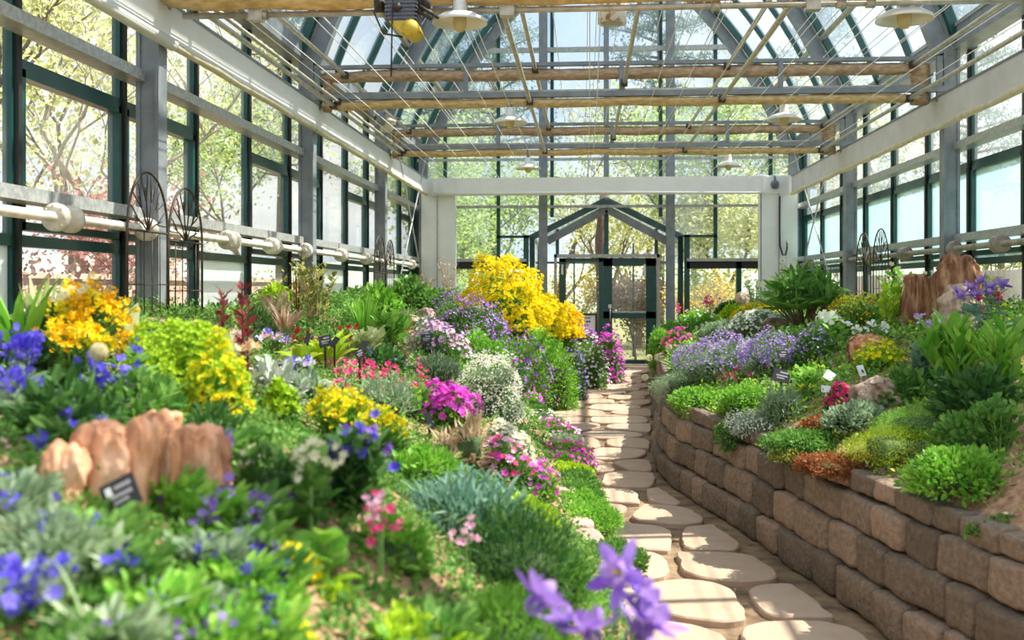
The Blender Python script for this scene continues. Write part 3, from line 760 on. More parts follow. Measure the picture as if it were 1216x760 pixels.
# flagstones
def voronoi_stones():
    rd = random.Random(11); pts = []
    y = .8; row = 0
    while y < 19.9:
        a, b = float(le(y)), float(re_(y)); w = b-a
        nx = max(2, round(w/(.78 if row % 2 else .62)))
        for k in range(-1, nx+1):
            pts.append((a+(k+.5+(.25 if row % 2 else -.15))*w/nx+rd.uniform(-.10, .10), y+rd.uniform(-.12, .12)))
        y += .60; row += 1
    g = G()
    for i, (px_, py_) in enumerate(pts):
        if px_ < float(le(py_))-.12 or px_ > float(re_(py_))+.08: continue
        poly = [(px_-1, py_-1), (px_+1, py_-1), (px_+1, py_+1), (px_-1, py_+1)]
        for j, (qx, qy) in enumerate(pts):
            if i == j or abs(qx-px_)+abs(qy-py_) > 2: continue
            dx, dy = qx-px_, qy-py_; dl = math.hypot(dx, dy); nx_, ny_ = dx/dl, dy/dl
            lim = nx_*(px_+qx)/2+ny_*(py_+qy)/2-.034
            out = []
            for k in range(len(poly)):
                A, B = poly[k], poly[(k+1) % len(poly)]
                da, db = nx_*A[0]+ny_*A[1]-lim, nx_*B[0]+ny_*B[1]-lim
                if da <= 0: out.append(A)
                if da*db < 0: t = da/(da-db); out.append((A[0]+(B[0]-A[0])*t, A[1]+(B[1]-A[1])*t))
            poly = out
            if len(poly) < 3: break
        if len(poly) < 3: continue
        # keep inside path edges
        poly = [(min(max(x, float(le(y_))+.03), float(re_(y_))-.03-(.10 if y_ < 8 else 0)), y_) for x, y_ in poly]
        for _ in range(3):
            poly = [q for a, b in zip(poly, poly[1:]+poly[:1]) for q in ((a[0]*.8+b[0]*.2, a[1]*.8+b[1]*.2), (a[0]*.2+b[0]*.8, a[1]*.2+b[1]*.8))]
        n = len(poly); c = (sum(p[0] for p in poly)/n, sum(p[1] for p in poly)/n); h = .028+.008*rd.random()
        poly = [(x+.02*noise.noise(Vector((x*9, y_*9, 1))), y_+.02*noise.noise(Vector((x*9, y_*9, 4)))) for x, y_ in poly]
        V = [(x, y_, -.01) for x, y_ in poly]+[(x, y_, h-.008) for x, y_ in poly]+[(c[0]+(x-c[0])*.97, c[1]+(y_-c[1])*.97, h) for x, y_ in poly]
        F = [(k, (k+1) % n, n+(k+1) % n, n+k) for k in range(n)]+[(n+k, n+(k+1) % n, 2*n+(k+1) % n, 2*n+k) for k in range(n)]+[tuple(range(2*n, 3*n))]
        g.add(V, F, FLAG)
    g.build('path_flagstone_paving', kind='structure')
voronoi_stones()
# ------------------------------------------------------------------ foliage machinery
def lm(name, a, b, t=.35, rough=.55, c=None): return mat(name, a, b, rough=rough, island=True, trans=t, spec=.25, c=c)
LIME = lm('lime_leaf', (.28,.48,.02), (.62,.78,.05))
BRIGHT = lm('bright_green_leaf', (.12,.38,.03), (.40,.66,.10))
MID = lm('mid_green_leaf', (.07,.22,.03), (.26,.46,.10))
DARK = lm('dark_green_leaf', (.025,.10,.02), (.12,.26,.06))
SILV = lm('silver_leaf', (.36,.42,.34), (.70,.74,.64), .2)
BLUEG = lm('blue_green_leaf', (.09,.24,.17), (.28,.44,.32))
GREYG = lm('grey_green_leaf', (.20,.32,.18), (.44,.54,.34))
OLIVE = lm('olive_leaf', (.20,.24,.04), (.46,.46,.12))
REDB = lm('red_brown_leaf', (.20,.05,.02), (.50,.22,.08))
DKRED = lm('dark_red_leaf', (.10,.015,.02), (.34,.06,.06))
MOSS = lm('yellow_moss_leaf', (.38,.58,.02), (.66,.80,.05))
STRIPE = lm('cream_edged_leaf', (.40,.52,.16), (.85,.86,.50))
STRAW = lm('dry_straw_stem', (.50,.32,.20), (.80,.62,.46), .2)
STEM = lm('green_stem', (.16,.34,.08), (.30,.48,.14), .15)
BLUE = lm('blue_violet_petal', (.07,.04,.55), (.24,.18,.90), .3)
VIOL = lm('violet_petal', (.22,.07,.52), (.50,.32,.88), .3)
LAV = lm('lavender_petal', (.36,.18,.62), (.68,.50,.88), .3)
LILW = lm('white_violet_petal', (.55,.48,.85), (.92,.88,.95), .3)
MAG = lm('magenta_petal', (.66,.01,.42), (.95,.12,.68), .3)
MAGP = lm('purple_magenta_petal', (.50,.03,.50), (.86,.20,.80), .3)
PINK = lm('pink_petal', (.82,.36,.58), (.98,.70,.80), .3)
ROSE = lm('rose_petal', (.78,.03,.20), (.95,.16,.38), .3)
RED = lm('red_petal', (.60,.005,.015), (.85,.03,.04), .2)
CRIM = lm('crimson_petal', (.42,.0,.06), (.72,.02,.16), .2)
WHT = lm('white_petal', (.80,.80,.68), (.95,.95,.90), .3)
CREAM = lm('cream_petal', (.80,.74,.48), (.95,.90,.70), .3)
YEL = lm('yellow_petal', (.98,.72,.0), (1,.92,.04), .3)
GOLD = lm('golden_petal', (.85,.38,.0), (1,.68,.01), .3)
APR = lm('apricot_petal', (.92,.50,.26), (.98,.74,.46), .3)
SPRING = lm('spring_tree_leaf', (.52,.54,.16), (.86,.84,.46), .5)
SPRINGG = lm('fresh_green_tree_leaf', (.30,.44,.10), (.62,.72,.28), .5)
MAPLE = lm('red_maple_leaf', (.42,.16,.16), (.70,.36,.34), .5)
NEED = lm('blue_green_needle', (.10,.18,.19), (.24,.36,.34), .3)
FORS = lm('yellow_blossom', (.85,.60,.05), (.98,.80,.15), .4)
BLOSB = lm('brownish_pink_leaf', (.34,.20,.14), (.66,.46,.40), .4)
BLOS = lm('pale_pink_blossom', (.72,.50,.48), (.92,.76,.70), .4)

R_ = np.random.default_rng(7)
def tmpl(kind):
    if kind == 'oval': V = [(0,0,0), (.26,.40,.06), (0,.45,-.02), (-.26,.40,.06), (.17,.78,.03), (0,.8,-.03), (-.17,.78,.03), (0,1,-.06)]; F = [(0,1,2), (0,2,3), (1,4,5,2), (2,5,6,3), (4,7,5), (5,7,6)]
    elif kind == 'broad': V = [(0,0,0), (.38,.38,.06), (0,.42,-.03), (-.38,.38,.06), (.27,.76,.0), (0,.8,-.06), (-.27,.76,.0), (0,1,-.14)]; F = [(0,1,2), (0,2,3), (1,4,5,2), (2,5,6,3), (4,7,5), (5,7,6)]
    elif kind == 'leaf': V = [(0,0,0), (.24,.48,.05), (0,1,-.03), (-.24,.48,.05)]; F = [(0,1,2), (0,2,3)]
    elif kind == 'needle': V = [(0,0,0), (.07,.4,.02), (0,1,0), (-.07,.4,.02)]; F = [(0,1,2), (0,2,3)]
    elif kind == 'narrow': V = [(0,0,0), (.10,.3,.03), (0,.5,-.01), (-.10,.3,.03), (0,1,-.08), (.08,.7,.0), (-.08,.7,.0)]; F = [(0,1,2), (0,2,3), (1,5,2), (2,5,4), (2,4,6), (3,2,6)]
    elif kind in ('flower5', 'flower4'):
        n = int(kind[-1]); V = [(0,0,0)]; F = []
        for k in range(n):
            a = 2*PI*k/n; w_ = 2*PI/n*.42
            b = len(V)
            V += [(.34*math.sin(a-w_), .34*math.cos(a-w_), .06), (.5*math.sin(a-w_*.6), .5*math.cos(a-w_*.6), .12), (.5*math.sin(a+w_*.6), .5*math.cos(a+w_*.6), .12), (.34*math.sin(a+w_), .34*math.cos(a+w_), .06)]
            F += [(0, b, b+1, b+2, b+3)]
    elif kind == 'tuft':       # small ball-like floret head
        V = []; F = []
        for k in range(6):
            a = 2*PI*k/6; b = len(V)
            V += [(0,0,0), (.25*math.cos(a-.5), .25*math.sin(a-.5), .25), (.4*math.cos(a), .4*math.sin(a), .38), (.25*math.cos(a+.5), .25*math.sin(a+.5), .25)]; F.append((b, b+1, b+2, b+3))
    elif kind == 'bell':
        V = []; F = []
        for k in range(5):
            a = 2*PI*k/5; b = len(V); r = .22
            V += [(0,0,.0), (r*math.cos(a-.6), r*math.sin(a-.6), -.35), (.34*math.cos(a), .34*math.sin(a), -.7), (r*math.cos(a+.6), r*math.sin(a+.6), -.35)]; F.append((b, b+1, b+2, b+3))
    return np.array(V, float), F
TM = {k: tmpl(k) for k in ('oval','broad','leaf','needle','narrow','flower5','flower4','tuft','bell')}
def unit(a): return a/np.maximum(np.linalg.norm(a, axis=1, keepdims=True), 1e-9)
def scatter(g, kind, pos, axis, size, m, face=False, wid=1.0):
    """copies of a little template; leaves lie along axis, flowers face it (face=True)"""
    V, F = TM[kind]; N_ = len(pos)
    if N_ == 0: return
    axis = unit(np.asarray(axis, float)); rv = unit(R_.normal(size=(N_, 3)))
    if face:
        z = axis; x = unit(np.cross(z, rv)); y = np.cross(z, x)
    else:
        y = axis; up = np.tile([0, 0, 1.], (N_, 1))+R_.normal(size=(N_, 3))*.45
        x = unit(np.cross(y, up)); z = np.cross(x, y)
    size = np.broadcast_to(np.asarray(size, float), (N_,))[:, None, None]
    W = (V[None, :, 0:1]*wid*x[:, None, :]+V[None, :, 1:2]*y[:, None, :]+V[None, :, 2:3]*z[:, None, :])*size+np.asarray(pos)[:, None, :]
    nv = len(V); off = (np.arange(N_)*nv)[:, None]
    byk = {}
    for f in F: byk.setdefault(len(f), []).append(f)
    FF = [(np.array(f)[None, :, :]+off[:, :, None]).reshape(-1, k) for k, f in byk.items()]
    Vv = W.reshape(-1, 3); base = g.n; k_ = g.mi(m)
    for a in FF: g.f.append((a+base, k_, False))
    g.v.append(Vv); g.n += len(Vv)
def blades(g, pos, axis, length, width, m, bend=.6, seg=5):
    """arching strap leaves"""
    N_ = len(pos); ax = unit(np.asarray(axis, float)); L_ = np.broadcast_to(length, (N_,)); W_ = np.broadcast_to(width, (N_,))
    hz = ax.copy(); hz[:, 2] = 0; hz = unit(hz+R_.normal(size=(N_, 3))*[.05, .05, 0]); side = np.stack([-hz[:, 1], hz[:, 0], np.zeros(N_)], 1)
    P = np.asarray(pos, float).copy(); d = ax.copy(); rows = []
    for i in range(seg+1):
        t = i/seg; w_ = (W_*(.55+.9*t)*(1-t)**.6*1.25+W_*.04)[:, None]
        cup = np.array([0, 0, 1.])[None]*w_*.25
        rows.append(np.stack([P-side*w_/2+cup, P, P+side*w_/2+cup], 1))
        P = P+d*(L_/seg)[:, None]; d = unit(d+np.array([0, 0, -1.])*bend/seg+hz*.25*bend/seg)
    A = np.stack(rows, 1)    # N, seg+1, 3, 3
    V = A.reshape(-1, 3); F = []
    q = []
    for i in range(seg):
        for j in range(2): q.append((i*3+j, i*3+j+1, (i+1)*3+j+1, (i+1)*3+j))
    F = (np.array(q)[None]+(np.arange(N_)*(seg+1)*3)[:, None, None]).reshape(-1, 4)
    g.add(V, F, m)
def ucap(n, zmin=0.0):
    z = R_.uniform(zmin, 1, n); a = R_.uniform(0, 2*PI, n); r = np.sqrt(np.maximum(0, 1-z*z)); return np.stack([r*np.cos(a), r*np.sin(a), z], 1)
def lump(p, s=1.7, k=.12):
    return 1+k*np.array([noise.noise(Vector(v*s)) for v in p])
def stems(g, pts, r, m):
    for a, b in pts: g.tube([a, ((a[0]*.6+b[0]*.4), (a[1]*.6+b[1]*.4), (a[2]+b[2])/2), b], [r, r, r*.6], m, 5, cap=False)
def frame_spot(cx, bot, w_, deep=.6, dmin=.9):
    P_, d = ray(cx, bot, dmin); r = w_/2/F_PX*d
    fw = Vector((-SN, CS, 0)); c = P_+fw*r*deep; c.z = float(zt(c.x, c.y))
    return c, d+r*deep, r
def zpix(top, dc): return EYE-(top-HOR)/F_PX*dc
NP = [0]; USED = []
def mound(name, label, cat, cx, top, bot, w_, leaf, ls, fl=None, fs=0, fn=0, ft='flower5', lt='leaf', zmin=-.05, dens=1.0, deep=.7, spill=0, depth=1.0, rag=.12, droop=0, hlim=None, fz=.15, group=None, ftop=0, stalk=0, hmin=.05, dist=None):
    """rounded cushion: dense small leaves over a dark interior, blossoms on the surface"""
    w_ *= 1.12; h_st = stalk
    c, dc, r = frame_spot(cx, bot, w_, deep)
    if dist:      # hangs over the wall edge: given distance
        q = at(cx, bot, dist); c = Vector((q.x, q.y, float(zt(q.x, q.y)))); dc = dist; r = w_/2/F_PX*dist
    if not spill and not dist:      # keep the cushion on the bed side of the wall top
        for _ in range(12):
            tl = float(le(c.y))-c.x; tr = c.x-float(re_(c.y)); inside = max(tl, tr)
            if inside > r*.82+.05: break
            c.x += (r*.2+.02)*(1 if tr > tl else -1)
        c.z = float(zt(c.x, c.y))
    h = max(hmin, zpix(top, dc)-c.z)
    if hlim: h = min(h, hlim)
    h = max(h-stalk*.8, hmin*.6)
    root = thing(name, label, cat, tuple(c-Vector((0, 0, .02))), group)
    px_m = dc/F_PX; ls = max(ls, 3.0*px_m)
    low = -spill
    area = 2*PI*r*((r*depth+h)/2+.3*spill)
    n = int(min(8000, max(60, dens*2.1*area/(ls*ls*.24))))
    if lt == 'needle': n = min(9000, n*2)
    if lt in ('oval', 'broad'): n = int(n*.7)
    R3 = np.array([r, r*depth, h])
    u = ucap(n, zmin if not spill else -1.0)
    k = lump(u*np.array([r, r*depth, h])/max(r, .05)+NP[0]*3.3, 1.9, rag*1.8)[:, None]; k = k/k.max()*1.02
    sc_ = R_.uniform(.72, 1.03, (n, 1))
    R3n = np.where(u[:, 2:3] < 0, np.array([r, r*depth, max(spill, .05)]), R3)
    pos = u*R3n*k*sc_
    if droop: pos[:, 2] -= droop*(pos[:, 0]**2+pos[:, 1]**2)/max(r*r, 1e-6)*h
    keep = np.ones(n, bool)
    if not spill:
        wz = zt(pos[:, 0]+c.x, pos[:, 1]+c.y)-c.z; bed = wz > -c.z+.05
        pos[:, 2] = np.maximum(pos[:, 2], np.where(bed, wz+.005, pos[:, 2]))
    ax = unit(u*[1, 1, 1]+np.array([0, 0, .35])+R_.normal(size=(n, 3))*.55)
    g = G(); scatter(g, lt, pos[keep], ax[keep], ls*R_.uniform(.65, 1.25, keep.sum()), leaf)
    # solid core behind the leaves, inner shade put into its dark colour
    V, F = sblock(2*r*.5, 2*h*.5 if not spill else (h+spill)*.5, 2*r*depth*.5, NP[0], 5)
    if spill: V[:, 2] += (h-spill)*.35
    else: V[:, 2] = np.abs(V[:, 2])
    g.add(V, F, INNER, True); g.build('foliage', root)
    if fl is not None:
        fls = fl if isinstance(fl, (list, tuple)) else [fl]
        g = G()
        for q, fm in enumerate(fls):
            nf = fn//len(fls); u = ucap(nf, fz if not spill else -.75); k = lump(u*R3/max(r, .05)+NP[0]*3.3, 1.9, rag*1.8)[:, None]
            R3n = np.where(u[:, 2:3] < 0, np.array([r, r*depth, max(spill, .05)]), R3)
            s2 = max(fs*.82, 2.4*px_m)
            pos = u*R3n*k*R_.uniform(.98, 1.08, (nf, 1)); pos[:, 2] += s2*.2+stalk*R_.uniform(.4, 1, nf)
            if droop: pos[:, 2] -= droop*(pos[:, 0]**2+pos[:, 1]**2)/max(r*r, 1e-6)*h
            ax = unit(u+np.array([0, -.25, .5])+R_.normal(size=(nf, 3))*.45)
            scatter(g, ft, pos, ax, s2*R_.uniform(.75, 1.2, nf), fm, face=True)
            if stalk > .02:
                for p in pos[:90]: g.tube([(p[0]*.9, p[1]*.9, p[2]-stalk), tuple(p)], .0016, STEM, 3, cap=False)
        o = g.build('blossoms', root)
        if fn > 60: o['kind'] = 'stuff'
    NP[0] += 1; USED.append((c.x, c.y, r)); return root
INNER = mat('painted_inner_shade', (.03,.07,.02), (.08,.13,.04), rough=.9, scale=20)  # green darkened to carry the shade inside the cushions

def leafy(name, label, cat, cx, top, bot, w_, leaf, ll, n_st=9, per=9, lt='oval', fl=None, fs=.02, fn=0, ft='flower5', spread=.8, deep=.5, stemm=None, group=None, lay='alt', wid=1.0, upw=.5, dist=None, fper=1, fface=(0, -.4, .6)):
    """upright stems carrying leaves along their length, blossoms at the tips"""
    c, dc, r = frame_spot(cx, bot, w_, deep)
    if dist:
        q = at(cx, bot, dist); c = Vector((q.x, q.y, float(zt(q.x, q.y)))); dc = dist; r = w_/2/F_PX*dist
    h = max(.06, zpix(top, dc)-c.z); root = thing(name, label, cat, tuple(c-Vector((0, 0, .01))), group)
    stemm = stemm or STEM; tips = []; g = G(); gl = G(); pos = []; ax = []
    for i in range(n_st):
        a = R_.uniform(0, 2*PI); q = math.sqrt(R_.uniform(0, 1))*spread; e = np.array([math.cos(a)*r*q, math.sin(a)*r*q, h*(1-.35*q*q)*R_.uniform(.8, 1.0)]); b = np.array([e[0]*.3, e[1]*.3, 0])
        mid = np.array([e[0]*.55, e[1]*.55, e[2]*.55])
        g.tube([tuple(b), tuple(mid), tuple(e)], [.0045, .0035, .002], stemm, 5, cap=False); tips.append(e)
        for j in range(per):
            t = .15+.85*(j+R_.uniform(0, .6))/per; p = b+(mid-b)*2*t if t < .5 else mid+(e-mid)*(2*t-1)
            aa = j*2.4+i; pos.append(p); ax.append([math.cos(aa), math.sin(aa), upw+.5*t])
    scatter(gl, lt, np.array(pos), np.array(ax), ll*R_.uniform(.7, 1.2, len(pos)), leaf, wid=wid)
    gl.build('foliage', root); g.build('stems', root)
    if fl is not None:
        fls = fl if isinstance(fl, (list, tuple)) else [fl]; idx = R_.permutation(n_st)[:min(n_st, fn)] if fn <= n_st else np.arange(n_st)
        many = fn > 12
        g2 = G()
        for q, i in enumerate(idx):
            if not many: g2 = G()
            P_ = np.array([tips[i]+R_.normal(size=3)*fs*(.6 if fper > 1 else 0) for _ in range(fper)]); A = np.tile(fface, (fper, 1))+R_.normal(size=(fper, 3))*.5
            scatter(g2, ft, P_, A, fs*R_.uniform(.8, 1.15, fper), fls[q % len(fls)], face=True)
            if not many: g2.build('flower' if fper == 1 and ft != 'tuft' else 'blossoms', root)
        if many: g2.build('blossoms', root)['kind'] = 'stuff'
    NP[0] += 1; USED.append((c.x, c.y, r)); return root

def strap(name, label, cat, cx, top, bot, w_, leaf, n=22, lw=.02, bend=.7, deep=.4, up=1.2, fl=None, fs=.02, fn=0, group=None, dist=None, ll=None, stemm=None, seg=5):
    c, dc, r = frame_spot(cx, bot, w_, deep)
    if dist:
        q = at(cx, bot, dist); c = Vector((q.x, q.y, float(zt(q.x, q.y)))); dc = dist; r = w_/2/F_PX*dist
    h = max(.05, zpix(top, dc)-c.z); L_ = ll or math.hypot(h, r*.8)*1.05; root = thing(name, label, cat, tuple(c-Vector((0, 0, .01))), group)
    a = R_.uniform(0, 2*PI, n); q = R_.uniform(.15, 1, n); ax = np.stack([np.cos(a)*q*r, np.sin(a)*q*r, np.full(n, h*up)], 1)
    pos = np.stack([np.cos(a)*.12*r, np.sin(a)*.12*r, np.zeros(n)], 1)
    g = G(); blades(g, pos, ax, L_*R_.uniform(.7, 1.1, n), lw*R_.uniform(.8, 1.2, n), leaf, bend, seg); g.build('leaves', root)
    if fl is not None:
        for i in range(fn):
            a_ = R_.uniform(0, 2*PI); e = np.array([math.cos(a_)*r*.4, math.sin(a_)*r*.4, h*R_.uniform(.9, 1.05)]); g = G()
            g.tube([(0, 0, 0), (e[0]*.6, e[1]*.6, e[2]*.6), tuple(e)], [.003, .0025, .002], stemm or STEM, 5)
            scatter(g, 'tuft', np.array([e]*4)+R_.normal(size=(4, 3))*fs*.25, R_.normal(size=(4, 3))+[0, 0, .8], fs, fl, face=True); g.build('flower_stalk', root)
    NP[0] += 1; USED.append((c.x, c.y, r)); return root

def columbine_flower(g, c, s_, out, inn, yaw=0, tilt=.4):
    """nodding flower: five pointed sepals, five cupped inner petals and a tuft of stamens"""
    M_ = np.array([[math.cos(yaw), -math.sin(yaw), 0], [math.sin(yaw), math.cos(yaw), 0], [0, 0, 1]]) @ np.array([[1, 0, 0], [0, math.cos(tilt), -math.sin(tilt)], [0, math.sin(tilt), math.cos(tilt)]])
    def petal(a, L_, W_, cup, m, z0=0, r0=.04, tw=0):
        n = 7; V = []; F = []
        for i in range(n):
            t = i/(n-1); w_ = W_*math.sin(PI*min(1, t*.93+.07))**.75
            rr = r0+L_*t*math.cos(cup*t); zz = z0+L_*t*math.sin(cup*t)
            for j, u in enumerate((-1, -.5, 0, .5, 1)):
                x = rr; y = u*w_/2; z = zz+.18*w_*abs(u)**2
                V.append(np.array([x*math.cos(a)-y*math.sin(a), x*math.sin(a)+y*math.cos(a), z]))
        for i in range(n-1):
            for j in range(4): k = i*5+j; F.append((k, k+5, k+6, k+1))
        g.add(np.array(V)*s_ @ M_.T+np.array(c), np.array(F), m, True)
    for k in range(5): petal(2*PI*k/5, .62, .27, .25, out)
    for k in range(5): petal(2*PI*(k+.5)/5, .34, .26, 1.15, inn, .02, .06)
    for k in range(5):   # spurs behind
        a = 2*PI*(k+.5)/5; P_ = [np.array([.10*math.cos(a), .10*math.sin(a), 0]), np.array([.13*math.cos(a), .13*math.sin(a), -.14]), np.array([.07*math.cos(a), .07*math.sin(a), -.26]), np.array([.02*math.cos(a), .02*math.sin(a), -.24])]
        g.tube([tuple(np.array(c)+M_ @ (p*s_)) for p in P_], [.035*s_, .025*s_, .016*s_, .012*s_], out, 6)
    for k in range(8):
        a = k*.8; P_ = [np.zeros(3), np.array([.04*math.cos(a), .04*math.sin(a), .2])]
        g.tube([tuple(np.array(c)+M_ @ (p*s_)) for p in P_], .008*s_, YEL, 4)

def rock(name, label, cx, top, bot, w_, m, depth=.7, tilt=0, e=4.5, rough=.16, flute=.06, deep=.4, sink=.06, lean=0, taper=0):
    c, dc, r = frame_spot(cx, bot, w_, deep); h = max(.04, zpix(top, dc)-c.z); sd = NP[0]*7.7+3
    n = 20; V, F = [], []; idx = {}; verts = []
    for ax_ in range(3):
        for sg in (-1, 1):
            gr = []
            for i in range(n+1):
                row = []
                for j in range(n+1):
                    p = [0, 0, 0]; p[ax_] = sg; p[(ax_+1) % 3] = -1+2*i/n; p[(ax_+2) % 3] = -1+2*j/n; k = tuple(round(q, 3) for q in p)
                    if k not in idx: idx[k] = len(verts); verts.append(p)
                    row.append(idx[k])
                gr.append(row)
            for i in range(n):
                for j in range(n):
                    q = (gr[i][j], gr[i+1][j], gr[i+1][j+1], gr[i][j+1]); F.append(q if sg > 0 else q[::-1])
    P_ = np.array(verts, float); P_ /= ((np.abs(P_)**e).sum(1)**(1/e))[:, None]
    out = []
    for p in P_:
        q = Vector(p); ang = math.atan2(p[1], p[0]); k = 1+rough*noise.noise(q*1.3+Vector((sd, 0, 0)))*1.6+rough*.6*noise.noise(q*3.5+Vector((0, sd, 0)))+rough*.4*noise.noise(q*7+Vector((0, 0, sd)))+rough*.3*noise.noise(q*14+Vector((0, 0, sd)))
        k += flute*(noise.noise(Vector((p[0]*5+sd, p[1]*5, p[2]*.8)))*2+abs(noise.noise(Vector((p[0]*11+sd, p[1]*11, p[2]*1.3))))*1.6-.4)
        t = (p[2]+1)/2; kk = k*(1-taper*t)
        out.append((p[0]*r*kk+lean*r*t, p[1]*r*depth*kk, -sink+(h+sink)*(t*(1+.10*noise.noise(Vector((p[0]*2+sd, p[1]*2, 1)))))))
    g = G(); g.add(out, np.array(F), m, True); o = g.build(name, loc=tuple(c)); o.rotation_euler = (0, tilt, R_.uniform(-.3, .3)); tag(o, label, 'rock')
    NP[0] += 1; USED.append((c.x, c.y, r)); return o

def plabel(label, cx, cy, w_, hpx, d, rot=0, m=None, tip=.5, yaw=0, post=True, tilt=-.5):
    """small plate on a stake; cx,cy plate centre in the photograph"""
    d = min(d, ray(cx, cy+hpx*.6)[1]*.985); q = at(cx, cy, d); zb = float(zt(q.x, q.y)); root = thing('plant_label', label, 'plant label', (q.x, q.y, zb-.05))
    m = m or BLACKP; H = q.z-zb+.05; W = w_/2/F_PX*d; h2 = hpx/2/F_PX*d
    M_ = np.array([[math.cos(rot), 0, math.sin(rot)], [0, 1, 0], [-math.sin(rot), 0, math.cos(rot)]])
    T_ = np.array([[1, 0, 0], [0, math.cos(tilt), -math.sin(tilt)], [0, math.sin(tilt), math.cos(tilt)]]); Y_ = np.array([[math.cos(yaw), -math.sin(yaw), 0], [math.sin(yaw), math.cos(yaw), 0], [0, 0, 1]])
    def plate(x0, x1, z0, z1, y0, y1, mm, name):
        g = G(); g.box(x0, x1, y0, y1, z0, z1, mm); g.v[0] = g.v[0] @ (Y_ @ T_ @ M_).T+np.array([0, 0, H]); g.build(name, root)
    plate(-W, W, -h2, h2, 0, .004, m, 'plate')
    if post: g = G(); g.bar((0, .006, 0), (0, .004, H), .011, .006, m, (0, 1, 0)); g.build('stake', root)
    if m is BLACKP and w_ > 8:
        for z0, z1, x0, x1 in ((.35, .62, -.2, .75), (-.15, .1, -.6, .7), (-.5, -.3, -.5, .4)): plate(W*x0, W*x1, h2*z0, h2*z1, -.0015, 0, PRINTG if w_ < 30 else PRINTG, 'print_line')
        if w_ > 30: plate(-W*.75, -W*.4, h2*.05, h2*.7, -.0015, 0, PRINTW, 'print_mark')
    return root
PRINTG = mat('grey_print', (.34,.32,.33), rough=.6)

# ------------------------------------------------------------------ trees and fences outside
def tree(name, label, cat, x, y, h, crown, leaf, nl, ls, bark=BARK, tr=.12, seed=1, kind='leaf', low=.25, spread=.9, branches=3, levels=4, lean=0):
    rd = random.Random(seed); g = G(); tips = []
    def br(p, d, L_, r, lv):
        n = 3; pts = [p]; q = p
        for i in range(n):
            d = (d+Vector((rd.uniform(-.22, .22), rd.uniform(-.22, .22), rd.uniform(-.05, .16)))).normalized(); q = q+d*L_/n; pts.append(q)
            if lv <= 2: tips.append(q)
        g.tube([tuple(v) for v in pts], [r*(1-.45*i/n) for i in range(n+1)], bark, 6 if lv > 2 else 4, cap=False)
        if lv == 0: return
        for k in range(branches if lv > 1 else branches+1):
            a = rd.uniform(0, 2*PI); e = Vector((math.cos(a), math.sin(a), rd.uniform(.1, .9)))*spread
            s_ = pts[-1] if k < 2 else pts[rd.randint(1, n)]
            br(s_, (d*.7+e).normalized(), L_*rd.uniform(.55, .8), r*.52, lv-1)
    br(Vector((0, 0, 0)), Vector((lean, 0, 1)).normalized(), h*.36, tr, levels)
    root = thing(name, label, cat, (x, y, -.3)); g.build('trunk', root)
    if nl:
        T_ = np.array([tuple(t) for t in tips]); i = R_.integers(0, len(T_), nl); P_ = T_[i]+R_.normal(size=(nl, 3))*crown
        gl = G(); scatter(gl, kind, P_, R_.normal(size=(nl, 3)), ls*R_.uniform(.6, 1.3, nl), leaf, wid=1.7); o = gl.build('foliage', root); o['kind'] = 'stuff'
    return root
g = G(); g.box(-60, GL-.15, -15, 90, -.5, -.3, OUTG); g.box(GR+.15, 60, -15, 90, -.5, -.3, OUTG); g.box(GL-.15, GR+.15, 20.2, 90, -.5, -.3, OUTG); g.build('ground_outside', kind='structure')
TL = [ (-6.2, 9.6, 6.5, SPRING, 5200, 'leafy yellow-green tree just outside the near left windows', BARK, 3),
  (-7.5, 6.2, 7, SPRINGG, 5200, 'fresh green tree outside the leftmost window', BARK, 4),
  (-7.0, 13.5, 7.5, SPRING, 2600, 'forked pale-barked tree outside the left windows', BARKL, 5),
  (-9.0, 17, 8, SPRING, 4600, 'sparse yellow-green tree farther along the left side', BARK, 6),
  (-6.4, 20.5, 7.5, SPRINGG, 5200, 'fresh green tree near the left rear corner outside', BARK, 7),
  (-10.5, 24, 9, SPRING, 4600, 'tall pale green tree beyond the left rear corner', BARK, 8),
  (-13, 12, 9, SPRINGG, 4000, 'distant green tree behind the left row of trees', BARK, 9),
  (-15, 20, 10, SPRING, 4000, 'distant yellow-green tree far to the left', BARKL, 10)]
for (x, y, h, m, nl, lab, bk, sd) in TL: tree('deciduous_tree', lab, 'tree', x, y, h, .34, m, nl, .085, bk, .11, sd)
tree('red_maple', 'red-leaved maple bush outside the left wall beyond the near column', 'tree', -6.0, 12.6, 3.4, .25, MAPLE, 4200, .07, BARK, .05, 21, low=.1)
tree('red_maple', 'smaller reddish bush outside the left windows near the wall', 'tree', -5.4, 7.9, 2.6, .25, MAPLE, 1800, .06, BARK, .04, 22)
TB = [(-3.0, 25, 7.0, SPRINGG, 6500, 'dense light green tree behind the rear wall on the left', 31), (2.9, 25.5, 6.5, SPRINGG, 5200, 'light green tree behind the rear wall right of the porch', 32),
  (5.4, 28, 7.5, SPRING, 4600, 'pale yellow-green tree behind the right rear corner', 33), (-.9, 30, 9, SPRING, 1300, 'sparse high tree behind the porch roof, left of the ridge', 34),
  (3.3, 24.2, 4.6, SPRING, 7000, 'low bushy pale green tree seen through the rear panes beside the right pier', 38), (-2.2, 27.5, 5.2, SPRINGG, 6000, 'bushy green tree seen through the rear panes left of the porch', 39), (.6, 28, 5.0, SPRING, 3800, 'loose yellow-green tree seen through the porch gable', 30), (1.6, 31, 9.5, SPRING, 900, 'nearly bare high tree behind the porch roof, right of the ridge', 35), (8.5, 31, 9, SPRING, 3600, 'tall sparse tree beyond the right rear corner', 36), (-5.5, 31, 9.5, SPRING, 3600, 'tall sparse tree beyond the left rear corner', 37)]
